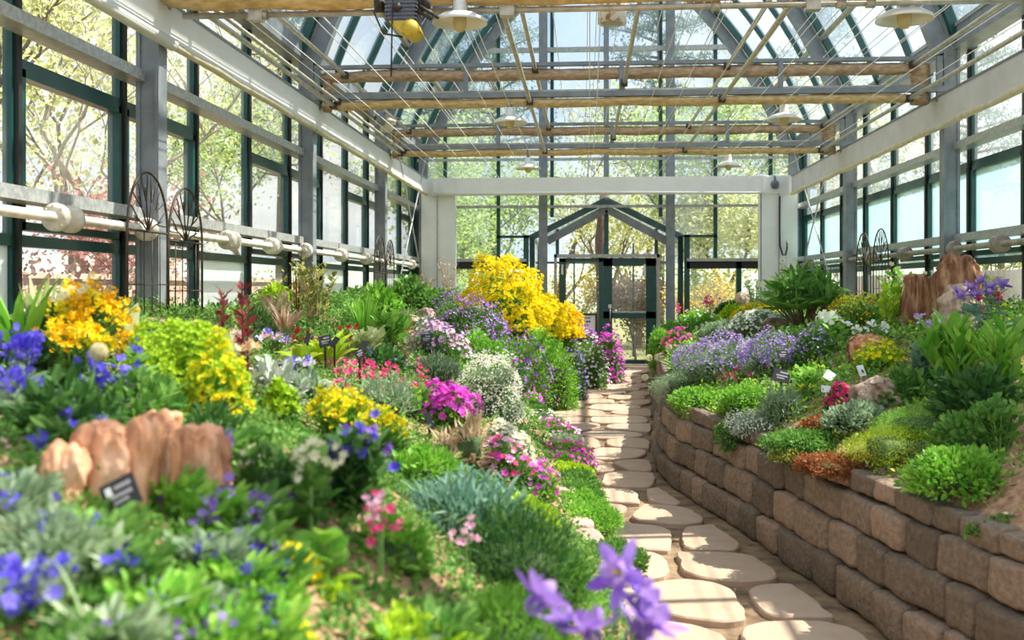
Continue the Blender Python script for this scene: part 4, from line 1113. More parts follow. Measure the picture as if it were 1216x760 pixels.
for (x, y, h, m, nl, lab, sd) in TB: tree('deciduous_tree', lab, 'tree', x, y, h, .42, m, nl, .11, BARK, .12, sd)
def pine(lab, x, y, h, rb, seed):
    rd = random.Random(seed); root = thing('pine_tree', lab, 'tree', (x, y, -.3)); g = G(); g.tube([(0, 0, 0), (.1, 0, h*.5), (0, 0, h)], [.2, .14, .03], BARK, 8); P_ = []
    for k in range(46):
        t = .42+.56*k/46; z = h*t; a = k*2.4; L_ = rb*(1-t)*1.25+.4; e = (math.cos(a)*L_, math.sin(a)*L_, z+rd.uniform(-.3, .35)); g.tube([(0, 0, z-.2), (e[0]*.5, e[1]*.5, z+.05), e], [.05, .035, .012], BARK, 5, cap=False)
        for j in range(210): s_ = rd.uniform(.25, 1); P_.append((e[0]*s_+rd.gauss(0, .16), e[1]*s_+rd.gauss(0, .16), z+(e[2]-z)*s_+rd.gauss(0, .13)))
    g.build('trunk', root); P_ = np.array(P_); gl = G(); scatter(gl, 'needle', P_, R_.normal(size=(len(P_), 3))+[0, 0, .3], .20, NEED, wid=1.9); gl.build('foliage', root)['kind'] = 'stuff'
for a in (('dark blue-green pine high behind the rear gable, left of the middle', -3.0, 33, 13, 3.6, 1), ('dark blue-green pine high behind the rear gable, in the middle', 2.4, 34, 14, 3.8, 2), ('dark pine behind the rear gable, right of the middle', 7.4, 33, 12, 3.2, 3), ('dark low-branched pine behind the left part of the rear gable', -4.2, 29, 9.5, 2.6, 7), ('dark pine beyond the right wall near its far end', 12.0, 33, 12, 3, 4), ('dark pine far behind the left trees', -11, 36, 14, 3.4, 5)): pine(*a)
# shrubs behind the rear windows and door
for (x, y, h, m, nl, lab, sd, nm) in ((-2.6, 22.2, 2.4, SPRINGG, 3200, 'green shrub behind the left rear window', 41, 'garden_shrub'), (2.5, 22.6, 2.5, FORS, 2200, 'yellow flowering shrub behind the window right of the porch', 42, 'garden_shrub'), (3.5, 23.4, 2.8, SPRINGG, 2800, 'light green shrub behind the rear window by the right pier', 43, 'garden_shrub'),
   (.05, 24.6, 2.8, FORS, 1800, 'thin bare shrub with a few yellow leaves seen through the left door pane', 44, 'garden_shrub'), (1.2, 24.4, 2.6, BLOSB, 6500, 'twiggy shrub with pinkish blossom seen through the right door pane', 45, 'garden_shrub'), (-1.4, 23.2, 2.2, SPRINGG, 3000, 'low green shrub seen left of the porch door frame', 51, 'garden_shrub'), (-3.9, 23, 3.0, FORS, 1500, 'yellow shrub behind the left corner pier', 46, 'garden_shrub'),
   (-5.0, 5.2, 2.0, FORS, 1500, 'yellow flowering shrub at the foot of the leftmost window', 47, 'garden_shrub'), (-4.9, 7.0, 2.2, FORS, 1300, 'yellow-leaved twiggy shrub outside the second left window', 48, 'garden_shrub'), (-5.0, 11.2, 1.9, SPRING, 1500, 'low pale shrub outside behind the second left column', 49, 'garden_shrub'), (-5.1, 16.2, 2.2, SPRING, 1800, 'low pale shrub outside near the third left column', 50, 'garden_shrub')):
    tree(nm, lab, 'shrub', x, y, h, .16, m, nl, .07, BARK, .035, sd, branches=4, levels=3, spread=1.0)
g = G(); g.tube([(0, 0, 0), (.05, 0, 1.4), (0, 0, 2.9), (.1, 0, 4)], [.13, .12, .11, .09], mat('red_brown_trunk_bark', (.08,.035,.025), (.17,.08,.055), rough=.9, scale=20), 12)
q = at(712, 380, 23.4); tag(g.build('tree_trunk', loc=(q.x, q.y, -.3)), 'dark reddish tree trunk just outside beside the meeting door stiles', 'tree')
g = G(); n = 0; y = -2
r = thing('board_fence', 'tan vertical board fence outside the right wall', 'fence', (5.4, 0, -.3))
while y < 21: g.box(-.012, .012, y, y+.145, 0, 2.05, WOODF); y += .155
g.build('boards', r); g = G(); g.box(.012, .06, -2, 21, .4, .48, WOODF); g.box(.012, .06, -2, 21, 1.6, 1.68, WOODF); g.build('rails', r)
g = G(); g.box(-5.9, -5.7, 4, 20, -.3, 1.62, PINKW); g.box(-5.95, -5.65, 4, 20, 1.62, 1.68, PINKW); tag(g.build('garden_wall'), 'low pinkish rendered wall outside the left windows', 'wall')
# soft hill of woodland at the horizon
g = G(); V = []; n = 64
for i in range(n+1):
    a = PI*(-.25+1.5*i/n); R0 = 75
    for k, (dr, z) in enumerate(((0, -2), (6, 2.0), (14, 3.5), (30, 4))): V.append(((R0+dr)*math.cos(a), (R0+dr)*math.sin(a), z+1.6*noise.noise(Vector((i*.45, k, 2)))))
g.add(V, [(i*4+k, i*4+k+1, i*4+4+k+1, i*4+4+k) for i in range(n) for k in range(3)], mat('distant_woodland', (.34,.42,.30), (.50,.56,.42), rough=1, scale=.6), True); g.build('hills', kind='structure')
# ------------------------------------------------------------------ the planting
LGG = lm('pale_woolly_leaf', (.28,.40,.20), (.56,.66,.42), .25)
M = mound; LF = leafy; ST = strap
# ===== left bed, far end first
M('basket_of_gold', 'tall bright yellow flowering mound before the left rear window', 'flower', 596, 316, 398, 96, BRIGHT, .035, YEL, .085, 3600, 'tuft', dens=.7, fz=-.05, hmin=.5, rag=.2)
M('basket_of_gold', 'yellow flowering mound in the middle of the yellow slope', 'flower', 626, 345, 402, 80, BRIGHT, .035, YEL, .085, 2600, 'tuft', dens=.7, fz=-.05, rag=.2)
M('basket_of_gold', 'lowest yellow flowering mound beside the notice board', 'flower', 662, 364, 412, 56, BRIGHT, .035, [YEL, YEL, GOLD], .085, 1500, 'tuft', dens=.7, rag=.2)
M('aubrieta', 'purple-flowered cushion left of the tall yellow mound', 'flower', 545, 345, 415, 76, MID, .035, [VIOL, MAGP, LAV], .028, 900, 'flower4', fz=0, rag=.2, stalk=.05)
M('aubrieta', 'lilac-flowered cushion on top of the slope below the yellow mound', 'flower', 574, 360, 425, 60, MID, .035, [LAV, VIOL], .035, 500, 'flower4', fz=0)
M('trailing_aubrieta', 'purple-edged trailing cushion hanging over the left stone wall', 'flower', 612, 392, 440, 78, BRIGHT, .035, [VIOL, MAGP, VIOL], .038, 700, 'flower4', spill=.62, dist=10.6, fz=-.2)
M('trailing_aubrieta', 'green cushion with violet edge spilling to the path base', 'flower', 596, 420, 460, 70, MID, .03, [MAGP, VIOL], .034, 420, 'flower4', spill=.70, dist=10.0)
M('trailing_candytuft', 'leafy green cushion draped over the middle of the left wall', 'trailing plant', 657, 392, 435, 62, BRIGHT, .045, None, spill=.5, dist=12.6)
M('trailing_aubrieta', 'deep violet flowered drape beside the leafy green cushion on the left wall', 'flower', 681, 408, 436, 30, DARK, .04, [VIOL, BLUE, VIOL], .04, 320, 'flower4', spill=.3, dist=13.6)
M('moss_phlox', 'white-flowered cushion on the wall end in front of the notice board', 'flower', 700, 398, 425, 44, MID, .04, WHT, .05, 420, 'flower5', spill=.1, dist=15.2)
M('moss_phlox', 'bright magenta drape over the far end of the left wall', 'flower', 722, 392, 430, 36, MID, .04, [MAGP, MAG, MAGP], .055, 900, 'flower5', spill=.75, dist=16.0)
M('moss_phlox', 'small pink tuft at the foot of the left wall corner', 'flower', 717, 452, 461, 16, MID, .035, PINK, .04, 60, 'flower5')
M('moss_phlox', 'purple tufts above the white cushion before the notice board', 'flower', 690, 385, 402, 34, MID, .04, [VIOL, MAGP], .05, 300, 'flower5', dist=16.6)
M('green_cushion', 'dark green leafy cushion below the lowest yellow mound', 'cushion plant', 640, 382, 420, 52, BRIGHT, .04, MAGP, .035, 40, dist=13.0, spill=.2)
M('rock_cress', 'grassy green cushion spilling below the purple cushion', 'cushion plant', 570, 385, 440, 74, BRIGHT, .035, LAV, .03, 100, 'flower4', rag=.18)
LF('dried_seed_stalks', 'thin dry pinkish stalks rising before the left white pier', 'dry plant', 530, 300, 352, 40, STRAW, .05, 12, 6, 'oval', stemm=STRAW)
LF('dried_seed_stalks', 'dry pinkish seed heads left of the left white pier', 'dry plant', 506, 322, 356, 36, STRAW, .06, 10, 6, 'oval', stemm=STRAW)
M('rhododendron', 'rounded pale green shrub before the rear left corner', 'shrub', 486, 328, 372, 74, MID, .09, None, lt='oval', rag=.14, hmin=.3)
M('rhododendron', 'broad-leaved green shrub below the two far trellises', 'shrub', 448, 338, 385, 60, BRIGHT, .10, None, lt='oval', rag=.16, hmin=.3)
LF('shrub_rose', 'leafy yellow-green shrub with thin stems by the second left column', 'shrub', 372, 300, 392, 66, OLIVE, .06, 18, 14, 'oval', deep=.4, stemm=STRAW)
LF('shrub_rose', 'tall thin-stemmed shrub in front of the second left column', 'shrub', 350, 292, 380, 46, OLIVE, .055, 9, 10, 'oval', stemm=DKRED)
M('dry_grass', 'tuft of brown dried leaves left of the yellow-green shrub', 'grass', 322, 345, 398, 44, STRAW, .10, None, lt='narrow', rag=.2)
ST('brown_sedge', 'drooping brown sedge below the frosted pane', 'grass', 335, 352, 400, 60, STRAW, 60, .012, 1.3)
M('chartreuse_shrub', 'bright green shrub above the brown dried leaves', 'shrub', 325, 335, 362, 34, LIME, .06, None, lt='oval')
M('juniper', 'dark green low juniper behind the red-stemmed plant', 'shrub', 300, 360, 398, 44, DARK, .05, None, lt='needle')
ST('iris_clump', 'clump of upright green blades right of the yellow-green shrub', 'flower', 432, 352, 405, 44, BRIGHT, 46, .02, .5)
LF('anemone', 'leafy light green plant in the middle of the left bed', 'plant', 462, 370, 412, 60, BRIGHT, .09, 16, 9, 'oval')
LF('lungwort', 'cream-veined leafy clump left of the pink phlox', 'plant', 430, 390, 425, 56, STRIPE, .08, 18, 7, 'oval')
M('bellflower', 'dark green leafy cushion behind the small pink pinks', 'cushion plant', 452, 410, 440, 56, DARK, .05, BLUE, .03, 8)
M('aubrieta', 'pale pink phlox cushion left of the purple cushion', 'flower', 514, 378, 425, 58, MID, .035, [PINK, PINK, LAV], .032, 320, 'flower5', rag=.2, stalk=.06)
M('aubrieta', 'lilac and pink loose cushion below the pale pink phlox', 'flower', 536, 398, 428, 40, MID, .03, [PINK, LILW], .04, 160, 'flower5', rag=.18)
rock('garden_rock', 'pale pink rock among leaves below the far trellises', 470, 372, 388, 42, ROCKP, rough=.3, e=3)
rock('garden_rock', 'small pinkish rock beside the pale pink phlox', 505, 366, 382, 22, ROCKP, rough=.3, e=3)
rock('garden_rock', 'small pale rock right of the green iris blades', 452, 382, 394, 20, ROCKP, rough=.3, e=3)
ST('spiky_yucca', 'spiky cream-edged rosette among the pale rocks', 'plant', 480, 368, 396, 40, STRIPE, 34, .018, .3)
# red tulips / primulas
for (x, t, b, lab) in ((357, 392, 412, 'dark red flower cluster beside the yellow-green shrub'), (410, 391, 412, 'red flower in front of the upright green blades'), (485, 391, 408, 'red flower left of the pale pink phlox'), (524, 402, 420, 'pair of bright red flowers below the pale pink phlox'), (511, 405, 420, 'small dull red flower beside the pair of bright red ones')):
    LF('red_primula', lab, 'flower', x, t, b, 13, BRIGHT, .05, 3, 5, 'oval', RED, .055, 3, 'tuft', fper=3)
ST('hosta', 'chartreuse hosta with broad drooping leaves behind the black labels', 'hosta', 386, 396, 442, 66, LIME, 26, .07, 1.1, seg=5)
ST('hosta', 'second yellow-green hosta left of the first one', 'hosta', 356, 408, 440, 40, LIME, 14, .06, 1.2)
M('silver_artemisia', 'silvery leafed cushion beneath the lilac pansies', 'cushion plant', 322, 418, 475, 66, SILV, .05, None, lt='oval', rag=.2)
M('silver_artemisia', 'second silvery cushion right of the dark red stems', 'cushion plant', 360, 432, 480, 50, GREYG, .05, None, lt='oval', rag=.2)
LF('pansy', 'group of violet and white pansies above the silvery cushion', 'flower', 318, 392, 425, 54, MID, .05, 16, 4, 'oval', [LAV, LILW, BLUE, PINK], .06, 16, 'flower5')
LF('pansy', 'violet and white pansies near the pale hosta', 'flower', 352, 420, 455, 40, MID, .045, 12, 4, 'oval', [LILW, LAV, BLUE], .055, 12, 'flower5')
LF('pansy', 'dark blue pansies below the yellow-green hosta', 'flower', 360, 438, 470, 34, DARK, .045, 8, 5, 'oval', [BLUE], .05, 8, 'flower5')
LF('iris', 'pale apricot iris beside the dark red stems', 'flower', 279, 405, 470, 30, GREYG, .12, 3, 3, 'narrow', [APR, CREAM], .055, 3, 'tuft', fper=5)
LF('iris', 'faint pink iris behind the apricot iris', 'flower', 268, 392, 440, 26, GREYG, .12, 3, 3, 'narrow', [PINK, APR], .05, 3, 'tuft', fper=5)
for (x, t, b, lab) in ((288, 325, 455, 'tallest dark red-stemmed plant in front of the frosted pane'), (264, 342, 440, 'dark red-stemmed plant left of the tallest one'), (292, 352, 470, 'dark red-stemmed plant leaning right of the tallest one')):
    LF('peony', lab, 'plant', x, t, b, 34, DKRED, .048, 2, 15, 'leaf', deep=.2, stemm=DKRED, spread=.25)
for i, (x, y, lab) in enumerate(((392, 433, 'pink dianthus under the black label'), (402, 441, 'pink dianthus right of the first'), (419, 438, 'paired pink dianthus above the yellow clump'), (432, 436, 'rose dianthus'), (445, 441, 'rose dianthus'), (462, 442, 'rose dianthus'), (468, 445, 'rose'), (483, 430, 'rose'), (495, 446, 'rose'), (478, 462, 'rose'), (408, 452, 'rose'), (425, 447, 'rose'), (488, 457, 'rose'), (443, 452, 'rose'))):
    LF('dianthus', 'rose pink dianthus bloom on a short stem in the row above the yellow clump', 'flower', x, y-6, y+14, 14, GREYG, .05, 3, 5, 'narrow', ROSE, .05, 3, 'tuft', fper=2, group='rose pink dianthus across the left bed')
M('grey_dianthus_foliage', 'grey-green cushion beneath the rose pink dianthus', 'cushion plant', 452, 446, 485, 90, GREYG, .04, None, lt='narrow')
M('grey_dianthus_foliage', 'pale grey cushion beside the white alyssum', 'cushion plant', 518, 415, 455, 60, GREYG, .04, None, lt='narrow')
M('green_saxifrage', 'light green cushion below the rose pink dianthus', 'cushion plant', 498, 455, 500, 56, BRIGHT, .04, None, rag=.15)
M('white_alyssum', 'round white-flowered mound left of the wall drapes', 'flower', 583, 420, 500, 74, GREYG, .03, [WHT, WHT, CREAM], .018, 2600, 'tuft', fz=.0, rag=.2)
M('purple_dianthus', 'vivid magenta flower clump left of the white mound', 'flower', 532, 450, 512, 66, BRIGHT, .035, [MAGP, MAG], .036, 420, 'flower5', fz=.3, rag=.2, stalk=.03)
LF('basket_of_gold', 'bright yellow flower clump in the middle of the left bed', 'flower', 400, 458, 535, 92, BRIGHT, .06, 50, 7, 'narrow', [YEL], .022, 50, 'tuft', fper=11, spread=1.0, deep=.4)
LF('basket_of_gold', 'bright yellow flower clump right of the larger one', 'flower', 450, 478, 552, 70, BRIGHT, .06, 32, 7, 'narrow', [YEL], .02, 32, 'tuft', fper=9, spread=1.0, deep=.4)
M('green_cushion', 'green foliage below the two yellow clumps', 'cushion plant', 424, 500, 548, 130, MID, .04, None, lt='narrow', rag=.2, hlim=.16)
M('euphorbia', 'small lime yellow spurge left of the yellow clumps', 'flower', 330, 455, 505, 34, MID, .04, LIME, .05, 160, 'tuft', fz=.4)
M('euphorbia', 'lime green feathery mound above the orange rock', 'plant', 196, 382, 492, 130, BRIGHT, .035, [LIME], .028, 3200, 'tuft', rag=.16, fz=.15, lt='narrow')
M('euphorbia', 'yellower lime mound at the right of the feathery mound', 'plant', 250, 408, 502, 62, BRIGHT, .035, [LIME, YEL], .028, 900, 'tuft', rag=.2, lt='narrow')
LF('yarrow', 'orange-yellow yarrow with flat flower heads at the left edge', 'flower', 100, 338, 440, 92, MID, .06, 44, 8, 'narrow', [YEL, GOLD, GOLD], .032, 40, 'tuft', fper=14, spread=1.0, deep=.3)
LF('yarrow', 'lower golden yarrow heads beneath the taller ones', 'flower', 82, 378, 460, 86, MID, .06, 26, 8, 'narrow', [GOLD, YEL], .035, 26, 'tuft', fper=8, spread=1.0, deep=.3)
LF('yarrow', 'small group of golden heads within the lime mound', 'flower', 150, 392, 460, 50, MID, .05, 12, 6, 'narrow', [GOLD], .035, 12, 'tuft', fper=6, deep=.3)
LF('valerian', 'pinkish white flower cluster among the golden yarrow', 'flower', 92, 342, 440, 24, MID, .06, 4, 5, 'oval', [CREAM], .045, 4, 'tuft', fper=10)
ST('striped_hosta', 'upright cream-striped leaf behind the lime mound', 'hosta', 147, 362, 425, 22, STRIPE, 5, .075, .5)
ST('strap_lily', 'long pale strap leaves at the left edge of the picture', 'plant', 18, 328, 440, 100, BRIGHT, 16, .055, .9, deep=.2, up=1.0)
ST('variegated_lily', 'cream-striped upright blades beside the strap leaves', 'plant', 48, 330, 430, 44, STRIPE, 16, .03, .4, deep=.2)
M('dark_leaf_bush', 'dark green leafy bush under the strap leaves', 'shrub', 30, 352, 440, 90, DARK, .06, None, lt='oval')
# blue flowers at the left
def spikes(lab, spots, d, leafm=MID, fm=BLUE, fs=.018, nm='gentian', ll=.07, cnt=9, base=60):
    """several flowering stems from one clump; spots are bloom positions in the photograph"""
    Q = [at(x, y, min(d, ray(x, y+12)[1]*.975-.02)) for x, y in spots]; ll = min(ll, 26*d/F_PX); mx = sum(q.x for q in Q)/len(Q); my = sum(q.y for q in Q)/len(Q); z0 = float(zt(mx, my)); root = thing(nm, lab, 'flower', (mx, my, z0-.01))
    g = G(); gl = G(); P_ = []; A_ = []
    for q in Q:
        e = Vector((q.x-mx, q.y-my, q.z-z0)); e.z = max(e.z, .04); b = Vector((e.x*.5, e.y*.5, 0)); g.tube([tuple(b), tuple(b.lerp(e, .55)+Vector((0, 0, .01))), tuple(e)], [.0028, .0024, .0018], STEM, 5, cap=False)
        for j in range(int(6+e.z*30)):
            t = R_.uniform(.05, .9); a = j*2.4; P_.append(b.lerp(e, t)); A_.append((math.cos(a), math.sin(a), .6))
        f = G(); C_ = np.array(e)+R_.normal(size=(cnt, 3))*fs*.75; scatter(f, 'flower5', C_, R_.normal(size=(cnt, 3))+[0, -.8, .3], fs*1.35*R_.uniform(.8, 1.15, cnt), fm, face=True); f.build('blossoms', root)
    rr = max(.06, (max(q.x for q in Q)-min(q.x for q in Q))*.5)
    for j in range(base*3):
        a = R_.uniform(0, 2*PI); q = math.sqrt(R_.uniform(0, 1)); P_.append((math.cos(a)*rr*q, math.sin(a)*rr*q, R_.uniform(0, .05))); A_.append((math.cos(a), math.sin(a), R_.uniform(.5, 1.6)))
    scatter(gl, 'oval', np.array([tuple(p) for p in P_]), np.array(A_), ll*R_.uniform(.6, 1.2, len(P_)), leafm, wid=.8); g.build('stems', root); gl.build('foliage', root); return root
spikes('tall blue flower cluster at the left edge, highest of the blue ones', [(18, 398), (30, 408), (24, 420), (14, 432), (36, 405), (12, 405)], 2.6, GREYG, fs=.021, cnt=12)
spikes('blue flowers on stems below the highest blue cluster', [(10, 440), (24, 452), (12, 465), (50, 470), (38, 448), (56, 465)], 2.4, GREYG, fs=.022)
spikes('blue flowers among dark leaves left of the lime mound', [(104, 428), (94, 446), (118, 446), (134, 440), (128, 452), (150, 441), (136, 450)], 2.7, GREYG, fs=.02, cnt=8)
spikes('scattered blue flowers below the lime mound', [(162, 408), (160, 450), (175, 449), (181, 468), (198, 473), (182, 461), (70, 451)], 2.9, MID, fs=.016, cnt=7)
spikes('blue flowers left above the orange rock', [(80, 488), (100, 500), (112, 506), (118, 496), (64, 512), (48, 521), (90, 503)], 2.2, MID, fs=.014)
spikes('pale blue flowers lying over the orange rock', [(75, 543), (94, 545), (118, 548), (122, 556), (110, 544)], 1.95, MID, fs=.011, cnt=7)
spikes('blue-violet spray at the right end of the orange rock', [(262, 516), (270, 524), (276, 520), (264, 530), (258, 522)], 2.6, MID, VIOL, fs=.022, cnt=8)
spikes('big blue blossoms at the lower left edge', [(4, 668), (36, 678), (10, 690), (34, 714)], 1.5, LGG, BLUE, fs=.018, ll=.09, cnt=14)
spikes('blue blossoms beside the big ones, with a pink bud', [(60, 690), (76, 685), (50, 606), (44, 626), (60, 600)], 1.65, GREYG, BLUE, fs=.013, ll=.09, cnt=9)
spikes('blue blossom spray on a stem near the lower left leaves', [(82, 632), (68, 644), (88, 628), (133, 685)], 1.75, LGG, BLUE, fs=.011, ll=.09, cnt=8)
spikes('violet spray of small bells right of the black label', [(196, 560), (208, 568), (180, 578), (204, 578), (192, 570)], 2.0, BRIGHT, VIOL, fs=.012, cnt=7)
spikes('dense violet flower cluster below the rock end', [(236, 574), (242, 590), (250, 600), (262, 594), (230, 584), (246, 612), (256, 584)], 2.1, BRIGHT, VIOL, fs=.016, cnt=9)
spikes('violet and white blossom group with open faces', [(270, 580), (276, 592), (290, 598), (302, 588), (318, 594), (304, 612), (328, 602)], 2.2, MID, [VIOL, VIOL][0], fs=.02, cnt=10)
spikes('blue flower spikes at lower left centre', [(274, 648), (284, 660), (280, 680), (286, 692), (282, 674)], 1.9, BRIGHT, BLUE, fs=.014, cnt=9)
spikes('blue flower spikes right of the lower centre spikes', [(318, 676), (326, 692), (312, 700), (322, 716), (300, 676)], 1.95, BRIGHT, BLUE, fs=.013, cnt=9)
spikes('blue flowers along the bottom, left group', [(200, 688), (202, 704), (178, 718), (186, 708), (170, 722)], 1.75, BRIGHT, BLUE, fs=.011, cnt=8)
spikes('blue flowers along the bottom, middle group', [(214, 736), (236, 744), (268, 748), (276, 740), (252, 728), (230, 752)], 1.7, BRIGHT, VIOL, fs=.012, cnt=8)
spikes('blue flowers along the bottom, right group', [(296, 732), (302, 748), (330, 750), (306, 726), (312, 740)], 1.8, BRIGHT, BLUE, fs=.012, cnt=8)
spikes('small violet bells scattered over the white-green leaves', [(246, 632), (232, 650), (254, 638), (262, 660)], 1.9, GREYG, BLUE, fs=.012, cnt=7)
spikes('blue-violet flowers in the middle of the lower left leaves', [(150, 640), (158, 655), (140, 662), (120, 650), (166, 672)], 1.8, MID, BLUE, fs=.012, cnt=8)
spikes('violet flowers along the soil edge above the yellow patch', [(296, 620), (308, 632), (288, 628), (316, 648), (300, 645), (284, 612)], 2.1, MID, VIOL, fs=.014, cnt=8)
spikes('deep blue flowers right of the lower centre spikes, near the soil', [(306, 662), (322, 668), (318, 656), (328, 680)], 2.0, MID, BLUE, fs=.014, cnt=9)
spikes('blue flowers just below the black label', [(120, 612), (104, 622), (138, 618), (112, 634)], 1.8, MID, BLUE, fs=.010, cnt=7)
spikes('pale violet flowers at the bottom edge, left of the blue spikes', [(150, 740), (132, 728), (120, 748), (160, 752)], 1.65, LGG, VIOL, fs=.010, cnt=8)
spikes('small blue flowers at the far left edge above the woolly leaves', [(6, 560), (14, 580), (22, 566), (8, 600)], 1.9, GREYG, BLUE, fs=.011, cnt=7)
# petrified wood
rock('petrified_wood', 'low pale orange chunk at the left end of the rock row', 66, 528, 585, 60, ROCKO, .8, rough=.26, e=4, lean=.3, taper=.2)
rock('petrified_wood', 'broad orange chunk behind the black label', 118, 505, 590, 66, ROCKO, .8, rough=.2, e=5, flute=.1)
rock('petrified_wood', 'pale orange upright slab in the middle of the rock row', 156, 500, 600, 40, ROCKO, .9, rough=.15, e=6, lean=.5, flute=.1)
rock('petrified_wood', 'leaning grey-brown slab in the middle of the rock row', 184, 518, 600, 34, ROCKB, .9, rough=.12, e=6, lean=.6)
rock('petrified_wood', 'orange chunk with a hollow at the right end of the rock row', 232, 508, 590, 56, ROCKO, .9, rough=.16, e=6, flute=.14)
rock('petrified_wood', 'small rosy orange chunk on top behind the rock row', 186, 490, 560, 52, ROCKO, .8, rough=.25, e=4)
plabel('tilted black plant label standing before the orange rock', 143, 587, 42, 40, 1.95, rot=-.52, tilt=-.4)
# near leaves
M('lungwort', 'carpet of pale green leaves at the bottom left', 'plant', 180, 640, 735, 150, GREYG, .03, None, lt='oval', hlim=.04, rag=.25)
M('lungwort', 'fresh green leaf carpet right of the pale leaves', 'plant', 250, 630, 720, 120, MID, .024, None, lt='oval', hlim=.04, rag=.25)
M('parsley', 'bright green parsley-like leaves under the black label', 'plant', 215, 605, 640, 90, BRIGHT, .014, None, lt='oval', hlim=.035)
ST('mullein', 'long woolly grey-green leaves at the lower left corner', 'plant', 110, 700, 775, 150, LGG, 14, .024, .5, deep=.3, ll=.13, up=.7)
ST('mullein', 'grey-green leaf tuft left below the tilted label', 'plant', 92, 600, 690, 90, LGG, 20, .014, .8, deep=.3, ll=.10)
M('lambs_ear', 'grey-green leaf clump at the bottom left corner', 'plant', 60, 715, 810, 170, MID, .03, None, lt='oval', hlim=.05)
M('lungwort', 'mixed green leaf clump at the bottom beside the soil', 'plant', 270, 690, 790, 170, MID, .024, None, lt='oval', hlim=.05, rag=.2)
M('artemisia', 'soft grey feathery clump at the left edge below the rocks', 'plant', 28, 590, 680, 110, GREYG, .04, None, lt='needle', hlim=.10)
M('dwarf_conifer', 'dark green needled bush right of the orange rock', 'shrub', 318, 515, 610, 100, DARK, .035, None, lt='needle', rag=.18)
M('dwarf_conifer', 'dark bush behind the orange rock under the lime mound', 'shrub', 240, 470, 540, 90, DARK, .04, None, lt='narrow', rag=.18)
M('dark_leaf_bush', 'dark leafy patch below the golden yarrow', 'plant', 60, 430, 520, 130, DARK, .045, None, lt='oval', rag=.18, hlim=.3)
M('dark_leaf_bush', 'dark leafy patch between yarrow and lime mound', 'plant', 150, 430, 510, 110, MID, .045, None, lt='oval', rag=.18, hlim=.3)
LF('columbine', 'pale yellow columbine with violet buds right of the dark bush', 'flower', 368, 518, 640, 46, MID, .05, 10, 8, 'oval', [CREAM], .035, 8, 'tuft', fper=4)
LF('columbine', 'small cream blossoms left of the pale yellow columbine', 'flower', 296, 534, 590, 30, MID, .05, 5, 6, 'oval', [CREAM], .022, 5, 'tuft', fper=4)
LF('sea_lavender', 'dark leaved plant with violet flowers right of the yellow columbine', 'flower', 420, 508, 625, 84, DARK, .07, 18, 8, 'oval', [VIOL, BLUE], .04, 16, 'tuft', fper=2)
LF('cabbage_leaf_plant', 'big pale green sprouting leaves beside the bare soil', 'plant', 386, 622, 690, 34, BRIGHT, .06, 4, 3, 'broad', deep=.3)
ST('rosette_sprout', 'flat pale yellow-green rosette under the sprouting leaves', 'plant', 380, 668, 705, 60, LIME, 8, .03, 1.0, up=.35, ll=.08)
M('yellow_sedum', 'bright yellow flower patch left of the bare soil', 'flower', 322, 638, 690, 90, LIME, .02, YEL, .02, 900, 'flower5', hlim=.06, fz=.1)
M('yellow_sedum', 'small yellow-green moss patch at the bottom by the blue flowers', 'flower', 325, 725, 775, 80, MOSS, .018, YEL, .014, 80, 'flower5', hlim=.05)
M('sedum_carpet', 'lime green creeping carpet at the bottom centre', 'ground cover', 470, 690, 800, 190, LIME, .017, None, lt='oval', hlim=.07, rag=.2)
M('thyme_carpet', 'vivid green needled cushion at the bottom right of the left bed', 'ground cover', 605, 690, 800, 170, BRIGHT, .022, None, lt='needle', hlim=.16)
M('rosemary', 'large feathery green mound in front of the magenta flowers', 'shrub', 610, 592, 715, 180, DARK, .035, None, lt='needle', rag=.10, hmin=.2, dens=1.1)
M('green_cushion', 'fresh green lower rim of the feathery mound beside the path', 'cushion plant', 655, 640, 735, 120, BRIGHT, .03, None, lt='needle', rag=.1)
M('blue_fescue', 'blue-green silvery stems above the feathery mound', 'plant', 545, 562, 650, 170, BLUEG, .06, None, lt='narrow', rag=.2)
LF('blue_fescue', 'upright blue-grey stems behind the feathery mound', 'plant', 560, 555, 640, 150, BLUEG, .05, 44, 12, 'narrow', spread=1.0)
M('green_saxifrage', 'mixed light green leaves left of the blue-grey stems', 'plant', 460, 600, 680, 90, BRIGHT, .035, None, rag=.2, lt='oval', hlim=.2)
for (x, y, b, lab) in ((450, 606, 690, 'pink globe flower on a tall stem left of the feathery mound'), (553, 632, 700, 'pink globe flower on a stem before the feathery mound'), (454, 600, 690, 'smaller pink globe flower beside the first')):
    LF('sea_pink', lab, 'flower', x, y-9, b, 18, BLUEG, .03, 1, 3, 'narrow', [PINK if x > 450 else ROSE], .028, 1, 'tuft', fper=14, spread=.15, deep=.1)
spikes('small violet buds on a stem at the bottom of the bed', [(516, 738), (524, 746), (510, 742)], 2.3, MID, VIOL, fs=.012, cnt=6)
ST('young_leaves', 'two large pale leaves at the bottom centre', 'plant', 470, 735, 790, 60, BRIGHT, 4, .03, .8, ll=.09)
M('grass_patch', 'yellow-green moss corner at the very bottom left of centre', 'ground cover', 395, 680, 720, 40, MOSS, .02, None, hlim=.04)
